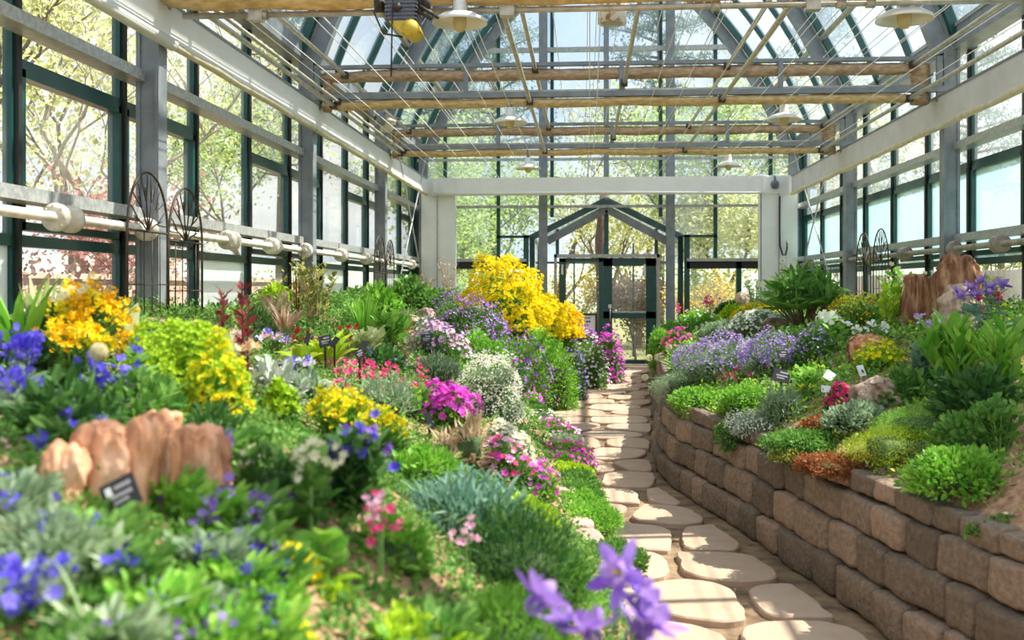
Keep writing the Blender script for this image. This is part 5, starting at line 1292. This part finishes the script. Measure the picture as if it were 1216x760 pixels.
# magenta edge
for (x, b, dd, w_, lf_, ls_, fl_, lab) in ((715, 720, 4.7, 90, BRIGHT, .022, None, 'low bright green cushion nearest the camera at the path edge'), (698, 672, 5.3, 80, MID, .022, None, 'dark fine-leaved cushion over the path edge beside the feathery mound'), (690, 640, 5.8, 60, LIME, .022, None, 'yellow-green cushion over the path edge under the magenta flowers'),
        (705, 760, 4.0, 100, MID, .02, None, 'dark cushion over the path edge behind the blurred columbine'), (704, 690, 5.0, 80, BRIGHT, .022, None, 'light cushion filling the path edge between two darker ones'), (692, 655, 5.55, 70, MID, .022, None, 'small dark cushion above the fine-leaved one at the path edge'),
        (686, 618, 6.15, 60, BRIGHT, .022, [MAG], 'cushion with few magenta flowers at the path edge'), (668, 582, 6.95, 56, GREYG, .026, None, 'grey-green cushion at the path edge behind the magenta cascade'), (650, 556, 7.7, 50, BRIGHT, .026, [MAG], 'fresh green cushion at the path edge beside the cream flowers'), (634, 532, 8.6, 46, MID, .026, None, 'dark green cushion at the path edge below the white mound'),
        (683, 600, 6.6, 60, BRIGHT, .026, [MAG, ROSE], 'bright magenta cascade reaching the flagstones'), (660, 570, 7.3, 50, MID, .026, [MAG, PINK], 'pink and green cushion above the magenta cascade'), (640, 548, 8.1, 50, GREYG, .026, [CREAM, WHT], 'cream-flowered cushion spilling at the path edge'),
        (628, 520, 9.0, 44, MID, .03, None, 'green tuft at the foot of the white mound'), (618, 500, 9.6, 40, BRIGHT, .03, [MAGP], 'green and purple tuft hanging before the violet-edged cushion')):
    q_ = at(x, b, dd); M('edge_cushion', lab, 'cushion plant', x, 0, b, w_, lf_, ls_, fl_, .028, 240 if fl_ else 0, 'flower5', spill=.42, hlim=.10, rag=.2, fz=-.3, dist=dd, lt='leaf')
    o = [o for o in bpy.data.objects if o.get('label') == lab][0]; o.location = (float(le(o.location.y))-.10, o.location.y, .43)
M('dianthus', 'magenta flowers spilling to the path at the bed edge', 'flower', 672, 562, 640, 48, BRIGHT, .03, [MAG, MAG, ROSE], .034, 240, 'flower5', fz=0, rag=.25, dist=6.3, spill=.22)
M('dianthus', 'magenta flowers above the path-side cluster', 'flower', 632, 542, 590, 60, BRIGHT, .035, [MAG, MAGP], .034, 90, 'flower5', fz=.1, rag=.2)
M('dianthus', 'loose pink and magenta flowers beside the dry plumes', 'flower', 598, 520, 575, 64, MID, .035, [MAG, PINK, ROSE], .034, 90, 'flower5', fz=.1, rag=.2)
M('lime_cushion', 'yellow-green leaves beneath the magenta flowers', 'cushion plant', 628, 575, 630, 80, LIME, .03, None, rag=.2, hlim=.2)
M('saxifrage', 'cream saxifrage flowers left at the path edge', 'flower', 596, 500, 545, 44, GREYG, .03, [CREAM, WHT], .04, 240, 'tuft', fz=.0)
M('saxifrage', 'cream saxifrage cushion nearest the flagstones', 'flower', 614, 512, 550, 34, GREYG, .03, [CREAM, WHT], .04, 160, 'tuft', fz=.0)
M('dry_grass', 'beige dried plumes between magenta clump and cream saxifrage', 'grass', 556, 475, 560, 50, STRAW, .06, None, lt='narrow', rag=.35, dens=.8)
M('dry_grass', 'smaller beige plume left of the larger dried plumes', 'grass', 526, 496, 555, 30, STRAW, .06, None, lt='narrow', rag=.35, dens=.7)
M('green_saxifrage', 'soft green leaves below the dry plumes', 'plant', 500, 520, 580, 90, BRIGHT, .035, None, rag=.2, hlim=.2)
M('green_saxifrage', 'light green cushion under the yellow clumps', 'plant', 400, 530, 580, 80, LIME, .03, None, rag=.2, hlim=.15)
# dandelion clock
q = at(117, 418, 2.3); z0 = float(zt(q.x, q.y)); r = thing('dandelion_clock', 'round white dandelion seed head on a leaning stem at the left', 'flower', (q.x, q.y, z0)); e = q.z-z0
g = G(); u0 = ucap(700, -1); u = u0*.015; u[:, 2] += e; scatter(g, 'tuft', u, u0, .013, CREAM, face=True); g.build('seed_head', r)
g = G(); g.tube([(-.05, 0, 0), (-.02, 0, e*.6), (0, 0, e)], .003, STEM, 6); g.build('stem', r)
for (x, y, w_, h, d_, rot, lab) in ((386, 405, 15, 15, 5.2, -.25, 'black plant label before the chartreuse hosta'), (397, 406, 7, 14, 5.4, .5, 'edge-on black label right of the hosta label'), (432, 410, 8, 12, 5.6, .3, 'small black label left of the dark green cushion'), (427, 420, 11, 13, 5.3, -.5, 'black label among dark leaves'),
   (506, 402, 13, 12, 6.8, 0, 'dark blue-grey label before the pale pink phlox'), (519, 407, 4, 12, 6.6, -.3, 'thin black label behind the bright red flowers'), (466, 412, 4, 10, 6.2, -.5, 'narrow black label in the green middle of the bed'), (365, 402, 6, 14, 5.6, .1, 'dark label beside the dark red flowers'), (510, 500, 7, 22, 4.4, -.35, 'leaning dark stake label left of the dry plumes')):
    plabel(lab, x, y, w_, h, d_, rot)

# ===== right bed, far end first
M('trailing_candytuft', 'fine green cushion overflowing the far end of the right wall', 'trailing plant', 800, 376, 425, 58, MID, .04, None, dist=15.0, spill=.35)
M('trailing_candytuft', 'green drape on the wall corner beside the porch', 'trailing plant', 786, 384, 430, 34, BRIGHT, .04, None, dist=14.4, spill=.4)
M('moss_phlox', 'pink-magenta flowers on the green cushion near the porch', 'flower', 805, 388, 412, 34, MID, .04, [MAG, ROSE], .05, 150, 'flower5', dist=13.6)
M('moss_phlox', 'small rose flowers hanging at the wall corner near the porch', 'flower', 800, 402, 425, 20, MID, .04, [ROSE], .045, 70, 'flower5', dist=13.0, spill=.2)
LF('tulip', 'pink flower at the left of the right bed, by the porch', 'flower', 806, 362, 385, 10, MID, .07, 2, 4, 'oval', ROSE, .09, 2, 'tuft', fper=4, dist=16)
LF('tulip', 'pink flower group before the window right of the porch', 'flower', 846, 355, 378, 16, MID, .07, 4, 4, 'oval', ROSE, .10, 4, 'tuft', fper=4)
M('white_candytuft', 'white-flowered leafy cushion before the right rear window', 'flower', 836, 366, 392, 56, BRIGHT, .05, WHT, .06, 60, 'flower5')
M('green_cushion', 'dark green cushion beside the rounded grey rock', 'cushion plant', 868, 355, 378, 34, DARK, .05)
rock('garden_rock', 'rounded pale brown rock before the right rear window', 884, 347, 368, 20, ROCKP, rough=.12, e=2.6)
M('basket_of_gold', 'small golden yellow mound right of the porch', 'flower', 905, 360, 382, 52, BRIGHT, .04, [GOLD, YEL], .05, 620, 'tuft', fz=-.1)
M('green_cushion', 'bright green cushion left of the golden mound', 'cushion plant', 875, 360, 382, 36, LIME, .045)
M('green_cushion', 'fine olive cushion above the lavender band', 'cushion plant', 866, 378, 402, 64, GREYG, .04, None)
M('green_cushion', 'bright lime cushion left above the lavender band', 'cushion plant', 850, 390, 410, 38, LIME, .04)
M('white_alyssum', 'white-dotted cushion behind the brown slab rock', 'flower', 908, 368, 398, 70, GREYG, .04, WHT, .04, 420, 'flower4')
rock('garden_rock', 'layered brown slab rock above the lavender band', 922, 378, 396, 30, ROCKG, rough=.15, e=4, flute=.02)
LF('pale_blossom_shrub', 'pale cream blossoming shrub before the right white pier', 'shrub', 900, 328, 372, 50, GREYG, .05, 16, 8, 'oval', CREAM, .06, 16, 'flower5', fper=2)
LF('tall_sorrel', 'thin pale green flowering stalk before the right pier', 'plant', 932, 300, 372, 26, LIME, .05, 4, 12, 'leaf', spread=.4)
# rhododendron with whorls
def rhodo(lab, cx, top, bot, w_, n, ll, leafm, dist=None, hmin=None):
    c, dc, r = frame_spot(cx, bot, w_, .4); h = zpix(top, dc)-c.z; root = thing('rhododendron', lab, 'shrub', tuple(c-Vector((0, 0, .02)))); g = G(); gl = G(); P_ = []; A_ = []
    for i in range(n):
        a = R_.uniform(0, 2*PI); q = math.sqrt(R_.uniform(.02, 1)); e = Vector((math.cos(a)*r*q, math.sin(a)*r*q, h*R_.uniform(.45, 1)*(1-.3*q*q))); g.tube([(0, 0, 0), (e.x*.5, e.y*.5, e.z*.45), tuple(e)], [.018, .011, .006], BARK, 6, cap=False)
        for k in range(9): b = k*2*PI/9+i; P_.append(tuple(e)); A_.append((math.cos(b), math.sin(b), R_.uniform(-.1, .55)))
        for k in range(3): b = k*2*PI/3+i; P_.append(tuple(e)); A_.append((math.cos(b)*.4, math.sin(b)*.4, 1))
    scatter(gl, 'oval', np.array(P_), np.array(A_), ll*R_.uniform(.75, 1.15, len(P_)), leafm, wid=.42); gl.build('foliage', root); g.build('branches', root); NP[0] += 1; return root
rhodo('dark green rhododendron with long whorled leaves left of the orange flowers', 958, 322, 392, 82, 26, .26, MID)
rhodo('rhododendron with budding leaf whorls above the large petrified wood', 1188, 286, 352, 56, 16, .16, OLIVE)
LF('dark_stem_shrub', 'small dark-stemmed shrub right of the large petrified wood', 'shrub', 1182, 322, 370, 40, OLIVE, .09, 8, 6, 'oval')
M('catmint', 'wide lavender-purple flower band in the right bed', 'flower', 868, 396, 452, 96, GREYG, .035, [LAV, VIOL, LAV, LAV], .022, 1500, 'flower4', fz=.1, rag=.22, hmin=.2, stalk=.09)
M('catmint', 'left end of the lavender band by the wall', 'flower', 826, 412, 450, 50, GREYG, .035, [LAV, LILW, VIOL], .022, 460, 'flower4', fz=0.1, rag=.22, stalk=.08)
M('catmint', 'right part of the lavender band behind the black double label', 'flower', 926, 394, 446, 76, GREYG, .035, [LAV, VIOL, VIOL], .022, 900, 'flower4', fz=.1, rag=.22, hmin=.2, stalk=.09)
M('catmint', 'loose purple flowers right of the lavender band', 'flower', 972, 384, 432, 50, MID, .035, [VIOL, LAV], .022, 260, 'flower4', fz=.1, rag=.2)
M('lavender_cushion', 'grey-green needled mound hanging over the wall corner', 'cushion plant', 822, 438, 492, 96, GREYG, .03, None, lt='needle', dens=1.0, spill=.22, dist=8.7)
M('candytuft', 'bright green leafy mound over the wall coping', 'cushion plant', 840, 458, 512, 92, BRIGHT, .035, None, lt='oval', dist=7.8, spill=.16)
M('candytuft', 'bright green cushion right of the wall mound', 'cushion plant', 890, 450, 490, 64, BRIGHT, .03, None, lt='oval')
for (x, y) in ((856, 440), (866, 443), (876, 440), (888, 442), (861, 448), (872, 447), (910, 435)):
    LF('dianthus', 'crimson pink dianthus bloom below the lavender band', 'flower', x, y-5, y+16, 12, GREYG, .04, 3, 4, 'narrow', CRIM if x % 2 else ROSE, .034, 3, 'tuft', fper=2, group='crimson pinks below the lavender band')
for (x, y, lab) in ((771, 425, 'white globe seed head leaning left over the path'), (781, 424, 'white globe seed head, upper one near the path'), (766, 448, 'lowest white globe head hanging over the path'), (794, 412, 'white seed spike near the wall corner')):
    q = at(x, y, 8.6); b = at(815, 455, 8.9); r = thing('thrift_stalk', lab, 'flower', tuple(b)); e = q-b; g = G(); g.tube([(0, 0, 0), (e.x*.5, e.y*.5, e.z*.8-.02), tuple(e)], .006, STEM, 6); g.build('stem', r)
    g = G(); u = ucap(60, -1); scatter(g, 'tuft', u*.02+np.array(e), u, .025, CREAM, face=True); g.build('flower_head', r)
M('blue_fescue', 'feathery green-grey plant beside the black double label', 'plant', 936, 452, 502, 62, GREYG, .05, None, lt='narrow', rag=.2)
M('curry_plant', 'silvery white spiky clump at the wall edge', 'plant', 897, 484, 536, 66, SILV, .035, [WHT], .02, 420, 'tuft', rag=.2, lt='narrow', stalk=.03, dist=6.5, hlim=.2)
M('candytuft', 'small dark green drape over the coping left of the silvery clump', 'trailing plant', 866, 498, 530, 34, MID, .03, None, dist=6.6, spill=.12)
LF('white_anemone', 'group of large white flowers left of the petrified stump', 'flower', 990, 366, 420, 52, BRIGHT, .08, 9, 6, 'oval', WHT, .10, 9, 'flower5', fface=(0, -.5, .7))
LF('white_anemone', 'low pair of white flowers before the purple ones', 'flower', 982, 386, 420, 36, BRIGHT, .08, 4, 6, 'oval', WHT, .10, 4, 'flower5')
LF('white_anemone', 'white flowers around the small brown stump', 'flower', 1045, 378, 420, 60, MID, .08, 6, 6, 'oval', WHT, .09, 6, 'flower5')
M('wallflower', 'orange-yellow flowered bush behind the white flowers', 'flower', 1030, 345, 398, 74, MID, .06, [GOLD, YEL, GOLD], .03, 420, 'tuft', fz=.15, rag=.25, hmin=.3, stalk=.06)
M('wallflower', 'small orange-yellow patch left of the larger one', 'flower', 995, 338, 372, 30, MID, .06, GOLD, .05, 60, 'tuft', fz=.2)
LF('lady_fern', 'tall light green plants with pale flower heads beneath the right rail', 'plant', 1075, 312, 385, 66, BRIGHT, .07, 18, 9, 'oval', CREAM, .07, 5, 'tuft', fper=4)
LF('lady_fern', 'bright green leafy plants left of the upright stump', 'plant', 1062, 335, 395, 46, LIME, .07, 12, 9, 'oval')
rock('petrified_wood', 'upright hollow brown petrified stump in the right bed', 1094, 328, 388, 32, ROCKB, .8, rough=.12, e=6, flute=.16)
rock('petrified_wood', 'largest petrified wood boulder at the right', 1138, 304, 388, 44, ROCKB, .8, rough=.2, e=3.6, flute=.12, lean=.15)
rock('petrified_wood', 'ribbed pale brown boulder before the largest one', 1150, 338, 392, 50, ROCKP, .7, rough=.25, e=3, flute=.14, taper=.3, lean=-.2)
rock('petrified_wood', 'small dark boulder between stump and largest boulder', 1118, 352, 388, 24, ROCKB, .8, rough=.2, e=3)
rock('petrified_wood', 'orange-brown layered chunk below the white flowers', 1030, 398, 425, 34, ROCKO, .8, rough=.2, e=4, flute=.14, lean=.3)
rock('petrified_wood', 'brown chunk left of the layered orange one', 1018, 404, 428, 20, ROCKB, .8, rough=.2, e=4, flute=.14)
rock('petrified_wood', 'small pinkish stump by the white flowers', 1044, 370, 394, 22, ROCKO, .8, rough=.2, e=4)
rock('petrified_wood', 'knotted driftwood-like root beside the crimson flowers', 1048, 448, 484, 46, ROCKP, .6, rough=.34, e=3, flute=.2, taper=.2)
rock('petrified_wood', 'dark grey lump left of the driftwood-like root', 1018, 458, 484, 16, ROCKG, .8, rough=.2, e=3)
rock('garden_rock', 'orange-pink rock among the tall leaves at the right', 1176, 402, 436, 50, ROCKO, .7, rough=.3, e=3)
M('coreopsis', 'pale yellow flower clump right of the orange chunk', 'flower', 1052, 404, 440, 52, LIME, .05, YEL, .05, 70, 'tuft', fz=.2, stalk=.03)
M('crimson_aster', 'crimson flower cluster beside the driftwood-like root', 'flower', 1002, 456, 486, 30, MID, .04, [CRIM, ROSE], .04, 200, 'flower5')
LF('white_stemmed_plant', 'light green leafy plants left of the white labels', 'plant', 962, 432, 470, 50, BRIGHT, .07, 12, 7, 'oval')
LF('yellow_pansy', 'tiny yellow flowers left of the crimson cluster', 'flower', 960, 454, 478, 34, MID, .05, 7, 4, 'oval', YEL, .035, 7, 'flower5')
M('green_cushion', 'leafy green mound behind the lime moss', 'cushion plant', 1082, 432, 480, 80, MID, .06, None, lt='oval', rag=.2)
M('sedum_carpet', 'grey-green sedum cushions before the driftwood-like root', 'ground cover', 1030, 472, 510, 80, GREYG, .03, None, lt='oval', hlim=.15)
M('sedum_carpet', 'reddish sedum patch left of the thyme', 'ground cover', 985, 478, 512, 60, REDB, .03, None, lt='oval', hlim=.08)
M('scotch_moss', 'lime green moss carpet behind the bright green mound', 'ground cover', 1098, 484, 550, 150, MOSS, .014, None, lt='needle', hlim=.16, rag=.06)
M('scotch_moss', 'greener moss cushion behind the lime carpet', 'ground cover', 1118, 476, 520, 120, BRIGHT, .014, None, lt='needle', hlim=.14, rag=.06)
M('creeping_thyme', 'green creeping thyme at the wall edge', 'ground cover', 965, 500, 545, 120, MID, .025, None, lt='oval', hlim=.11, rag=.2, dist=5.75)
M('creeping_thyme', 'red-brown creeping thyme before the green one', 'ground cover', 1008, 515, 560, 130, REDB, .024, None, lt='leaf', hlim=.10, rag=.2, dist=5.2)
M('creeping_thyme', 'green and reddish thyme hanging over the coping', 'ground cover', 945, 515, 556, 60, OLIVE, .024, None, lt='oval', hlim=.07, rag=.2, dist=5.6)
M('candytuft', 'large bright green leafy mound near the right edge of the picture', 'cushion plant', 1142, 522, 606, 132, BRIGHT, .035, None, lt='oval', rag=.12, hmin=.2, dens=1.2)
LF('oregano', 'leafy green plants at the right edge behind the bright mound', 'plant', 1196, 468, 540, 80, MID, .06, 26, 10, 'oval')
M('oregano', 'green cushion between moss and right edge', 'cushion plant', 1170, 485, 540, 90, MID, .04, None, lt='oval', hlim=.2)
M('weeds', 'sparse green weed on the coping at lower right', 'plant', 1140, 620, 650, 36, MID, .025, None, hlim=.05, dens=.6)
M('weeds', 'tiny weed tuft on the bare soil at the right edge', 'plant', 1196, 600, 625, 30, MID, .025, None, hlim=.04, dens=.6)
LF('solomons_seal', 'tall clump of broad upright bright leaves in the right bed', 'plant', 1140, 382, 470, 90, BRIGHT, .15, 30, 7, 'oval', upw=1.1, wid=.55)
LF('solomons_seal', 'tall bright leaves at the right edge of the bed', 'plant', 1196, 390, 475, 60, BRIGHT, .14, 18, 7, 'oval', upw=1.1, wid=.55)
LF('euphorbia', 'blue-green leaves under the tall broad-leaved clump', 'plant', 1100, 408, 462, 50, BLUEG, .08, 12, 7, 'oval')
M('dark_leaf_bush', 'dark leafy undergrowth below the tall bright leaves', 'plant', 1180, 430, 495, 110, DARK, .07, None, lt='oval', rag=.2, hmin=.2)
ST('gunnera', 'huge ribbed leaf at the right edge above the red flower', 'plant', 1204, 338, 430, 60, MID, 6, .16, .9, up=1.0, ll=.32)
LF('primula', 'single crimson pink flower on a tall stem at the right', 'flower', 1178, 352, 420, 20, MID, .06, 1, 2, 'oval', [CRIM], .07, 1, 'tuft', fper=9, spread=.1)
LF('columbine', 'small white-violet flowers before the upright stump', 'flower', 1106, 370, 425, 34, MID, .06, 8, 5, 'oval', [LILW, LAV], .055, 8, 'flower5', fper=2)
# columbine cluster with modelled bells
def columbine(lab, blooms, d, s_, base, out=VIOL, inn=LAV, leafm=BLUEG, nl=26, ll=.08):
    b = at(*base, d); b.z = float(zt(b.x, b.y)); root = thing('columbine', lab, 'flower', tuple(b)); g = G(); gl = G(); P_ = []; A_ = []
    for i, (x, y, sc_, tl_) in enumerate(blooms):
        q = at(x, y, d*R_.uniform(.98, 1.02)); e = q-b; f = G(); columbine_flower(f, tuple(e), s_*sc_, out, inn, R_.uniform(0, 6), tl_); f.build('flower', root)
        top = e+Vector((0, 0, s_*.26)); g.tube([(0, 0, 0), (e.x*.7, e.y*.7, e.z*.6), tuple(top)], [.003, .0025, .002], STEM, 6)
        for k in range(3): P_.append((e.x*.8, e.y*.8, e.z*(.5+.14*k))); A_.append((math.cos(k*2.2+i), math.sin(k*2.2+i), .3))
    for k in range(nl): a = R_.uniform(0, 6.28); P_.append((math.cos(a)*.07, math.sin(a)*.07, R_.uniform(.02, .15))); A_.append((math.cos(a), math.sin(a), .5))
    scatter(gl, 'broad', np.array(P_), np.array(A_), ll*R_.uniform(.7, 1.1, len(P_)), leafm); gl.build('foliage', root); g.build('stems', root); return root
columbine('blurred violet columbine nearest the camera, leaning over the path', [(738, 682, 1.1, 1.15), (762, 708, .95, .9), (770, 738, 1.2, .5), (702, 748, 1.1, .3), (640, 712, 1.1, -.9), (668, 738, .8, .2), (756, 752, 1, .8)], 1.5, .085, (700, 860), ll=.05, nl=20)
columbine('violet columbine spray in front of the largest petrified wood', [(1152, 342, 1, .6), (1166, 334, 1, .9), (1180, 340, 1, .4), (1142, 352, 1, .7), (1158, 350, .9, .5), (1190, 338, .9, .8), (1172, 346, .9, 1.1), (1136, 346, .8, .6)], 6.2, .11, (1172, 400), ll=.12)
for (x, y, w_, h, d_, rot, lab, mm) in ((928, 446, 20, 17, 6.9, .25, 'black plant label on a stake in front of the lavender band', None), (929, 421, 12, 12, 7.3, .0, 'second black label above and behind the first one', None), (985, 446, 12, 12, 6.7, .6, 'blank white tag beside the light green plants', WHITEP), (981, 462, 11, 9, 6.4, .1, 'blank white tag left of the crimson flowers', WHITEP),
   (1023, 440, 8, 14, 6.6, -.2, 'small white tag before the yellow flowers', WHITEP), (1115, 418, 16, 5, 6.0, .1, 'black label seen from above on a tall stake in the right bed', None), (1068, 377, 8, 10, 8.0, 0, 'black stake label right of the pinkish stump', None), (1021, 384, 9, 8, 8.4, .1, 'dark label behind the orange chunk', None), (1140, 515, 10, 10, 5.1, .3, 'tiny white tag stuck behind the bright green mound', WHITEP),
   (981, 502, 8, 6, 6.2, .3, 'tiny blue tag at the edge of the thyme', mat('blue_plastic', (.05,.35,.65), rough=.4)), (1164, 443, 14, 10, 5.6, .1, 'dark label among leaves at the right', None)):
    plabel(lab, x, y, w_, h, d_, rot, mm)

# ===== low leaves and litter over the rest of the beds
def filler(side, n, name, mats, seedc, ls=(.02, .05), patch=None, lt='leaf', Y0_=1.0, Y1_=19.5, pw=1.6):
    X0, X1 = (GL+.15, .6) if side < 0 else (.5, GR-.15); P_ = []
    Y = Y0_+(Y1_-Y0_)*R_.uniform(0, 1, n*4)**pw; X = R_.uniform(X0, X1, n*4); e = le(Y)-X if side < 0 else X-re_(Y); k = e > .14; X, Y = X[k][:n], Y[k][:n]
    nz = np.array([noise.noise(Vector((x*1.6+seedc, y*1.6, seedc))) for x, y in zip(X, Y)]); k = nz > (patch if patch is not None else -1); X, Y, nz = X[k], Y[k], nz[k]
    # keep the bare soil patches of the photograph open
    dep = Y
    for (bx, by, br) in BARE:
        k = (X-bx)**2+((Y-by)*.7)**2 > br*br; X, Y, nz = X[k], Y[k], nz[k]
    m = 15; sp = np.repeat(np.clip(Y*.012, .025, .09), m); ox = R_.normal(size=len(X)*m); oy = R_.normal(size=len(X)*m); Xc = np.repeat(X, m)+ox*sp; Yc = np.repeat(Y, m)+oy*sp
    sc_ = np.clip(Yc*.0042, ls[0], ls[1])*R_.uniform(.7, 1.4, len(Xc)); Z = zt(Xc, Yc)+R_.uniform(-.1, 1, len(Xc))*np.clip(1.6-np.hypot(ox, oy), .1, 2)*sp*.9
    e = (le(Yc)-Xc) if side < 0 else (Xc-re_(Yc)); k = e > .16; Xc, Yc, Z, sc_ = Xc[k], Yc[k], Z[k], sc_[k]
    g = G(); ax = R_.normal(size=(len(Xc), 3))*[1, 1, .5]+[0, 0, .8]; which = (np.arange(len(Xc))//m*7) % len(mats)
    for q, mm in enumerate(mats): s2 = which == q; scatter(g, lt, np.stack([Xc, Yc, Z], 1)[s2], ax[s2], sc_[s2], mm, wid=1.3)
    g.build(name, kind='stuff')
BARE = []
for (x, y, rpx) in ((350, 715, 50), (345, 700, 40), (395, 560, 22), (1190, 600, 45), (1120, 590, 40), (980, 560, 30), (850, 505, 30), (1010, 590, 30), (1080, 600, 40), (1216, 640, 60), (1170, 640, 40), (960, 545, 24), (925, 520, 20), (870, 515, 24), (480, 690, 12)):
    P_, d_ = ray(x, y); BARE.append((P_.x, P_.y, rpx/F_PX*d_))
filler(-1, 9000, 'ground_cover_leaves', [MID, BRIGHT, BRIGHT, GREYG, LIME, MID, DARK], 1)
filler(1, 7000, 'ground_cover_leaves', [MID, BRIGHT, BRIGHT, GREYG, LIME, DARK], 5)
filler(-1, 5200, 'ground_cover_leaves', [MID, BRIGHT, LGG, MID, GREYG, LIME, BRIGHT], 9, (.013, .03), None, 'oval', 1.0, 4.2, 1.0)
filler(1, 2500, 'ground_cover_leaves', [MID, BRIGHT, LIME, GREYG, BRIGHT], 12, (.014, .03), -.1, 'oval', 3.0, 8.5, 1.0)
def litter(side, n):
    X0, X1 = (GL+.15, .5) if side < 0 else (.7, GR-.15); Y = 1+10*R_.uniform(0, 1, n)**1.5; X = R_.uniform(X0, X1, n); e = le(Y)-X if side < 0 else X-re_(Y); k = e > .2; X, Y = X[k], Y[k]
    g = G(); scatter(g, 'leaf', np.stack([X, Y, zt(X, Y)+.008], 1), R_.normal(size=(len(X), 3))*[1, 1, .25], .016*R_.uniform(.5, 1.6, len(X)), BARKCHIP, wid=1.6); g.build('bark_litter', kind='stuff')
BARKCHIP = lm('bark_chip', (.34,.16,.09), (.80,.56,.40), .05)
litter(-1, 9000); litter(1, 9000)
# ------------------------------------------------------------------ light, sky, camera
w = bpy.data.worlds.new('World'); SC.world = w; w.use_nodes = True
nt = w.node_tree; N = nt.nodes; L = nt.links; bg = N['Background']
tc = N.new('ShaderNodeTexCoord'); nz = N.new('ShaderNodeTexNoise'); nz.inputs['Scale'].default_value = 3.2; nz.inputs['Detail'].default_value = 6
L.new(tc.outputs['Generated'], nz.inputs['Vector'])
rp = N.new('ShaderNodeValToRGB'); rp.color_ramp.elements[0].position = .40; rp.color_ramp.elements[1].position = .60
rp.color_ramp.elements[0].color = (.60, .76, 1.0, 1); rp.color_ramp.elements[1].color = (1.0, .99, .97, 1)
L.new(nz.outputs[0], rp.inputs[0]); L.new(rp.outputs[0], bg.inputs[0]); bg.inputs[1].default_value = SKY
sd = bpy.data.lights.new('sun', 'SUN'); sd.energy = SUN; sd.angle = .009; sd.color = (1, .94, .84)
so = bpy.data.objects.new('sun', sd); COL.objects.link(so)
so.rotation_euler = Vector(SUNDIR).to_track_quat('Z', 'Y').to_euler(); so.location = (10, 5, 15)
cd = bpy.data.cameras.new('camera'); cam = bpy.data.objects.new('camera', cd); COL.objects.link(cam)
cam.location = (0, 0, EYE); cam.rotation_euler = (PI/2, 0, YAW)
cd.sensor_width = 36; cd.lens = F_PX/1216*36; cd.shift_y = -(380-HOR)/1216
cd.clip_start = .05; cd.clip_end = 400
cd.dof.use_dof = True; cd.dof.focus_distance = 9.0; cd.dof.aperture_fstop = 3.2
SC.camera = cam
vs = SC.view_settings; vs.view_transform = 'Standard'; vs.look = 'None'; vs.gamma = 1; vs.use_curve_mapping = False; vs.exposure = EXPO
SC.cycles.transparent_max_bounces = 24
SC.cycles.max_bounces = 8
SC.cycles.caustics_reflective = False; SC.cycles.caustics_refractive = False
SC.cycles.sample_clamp_indirect = 6
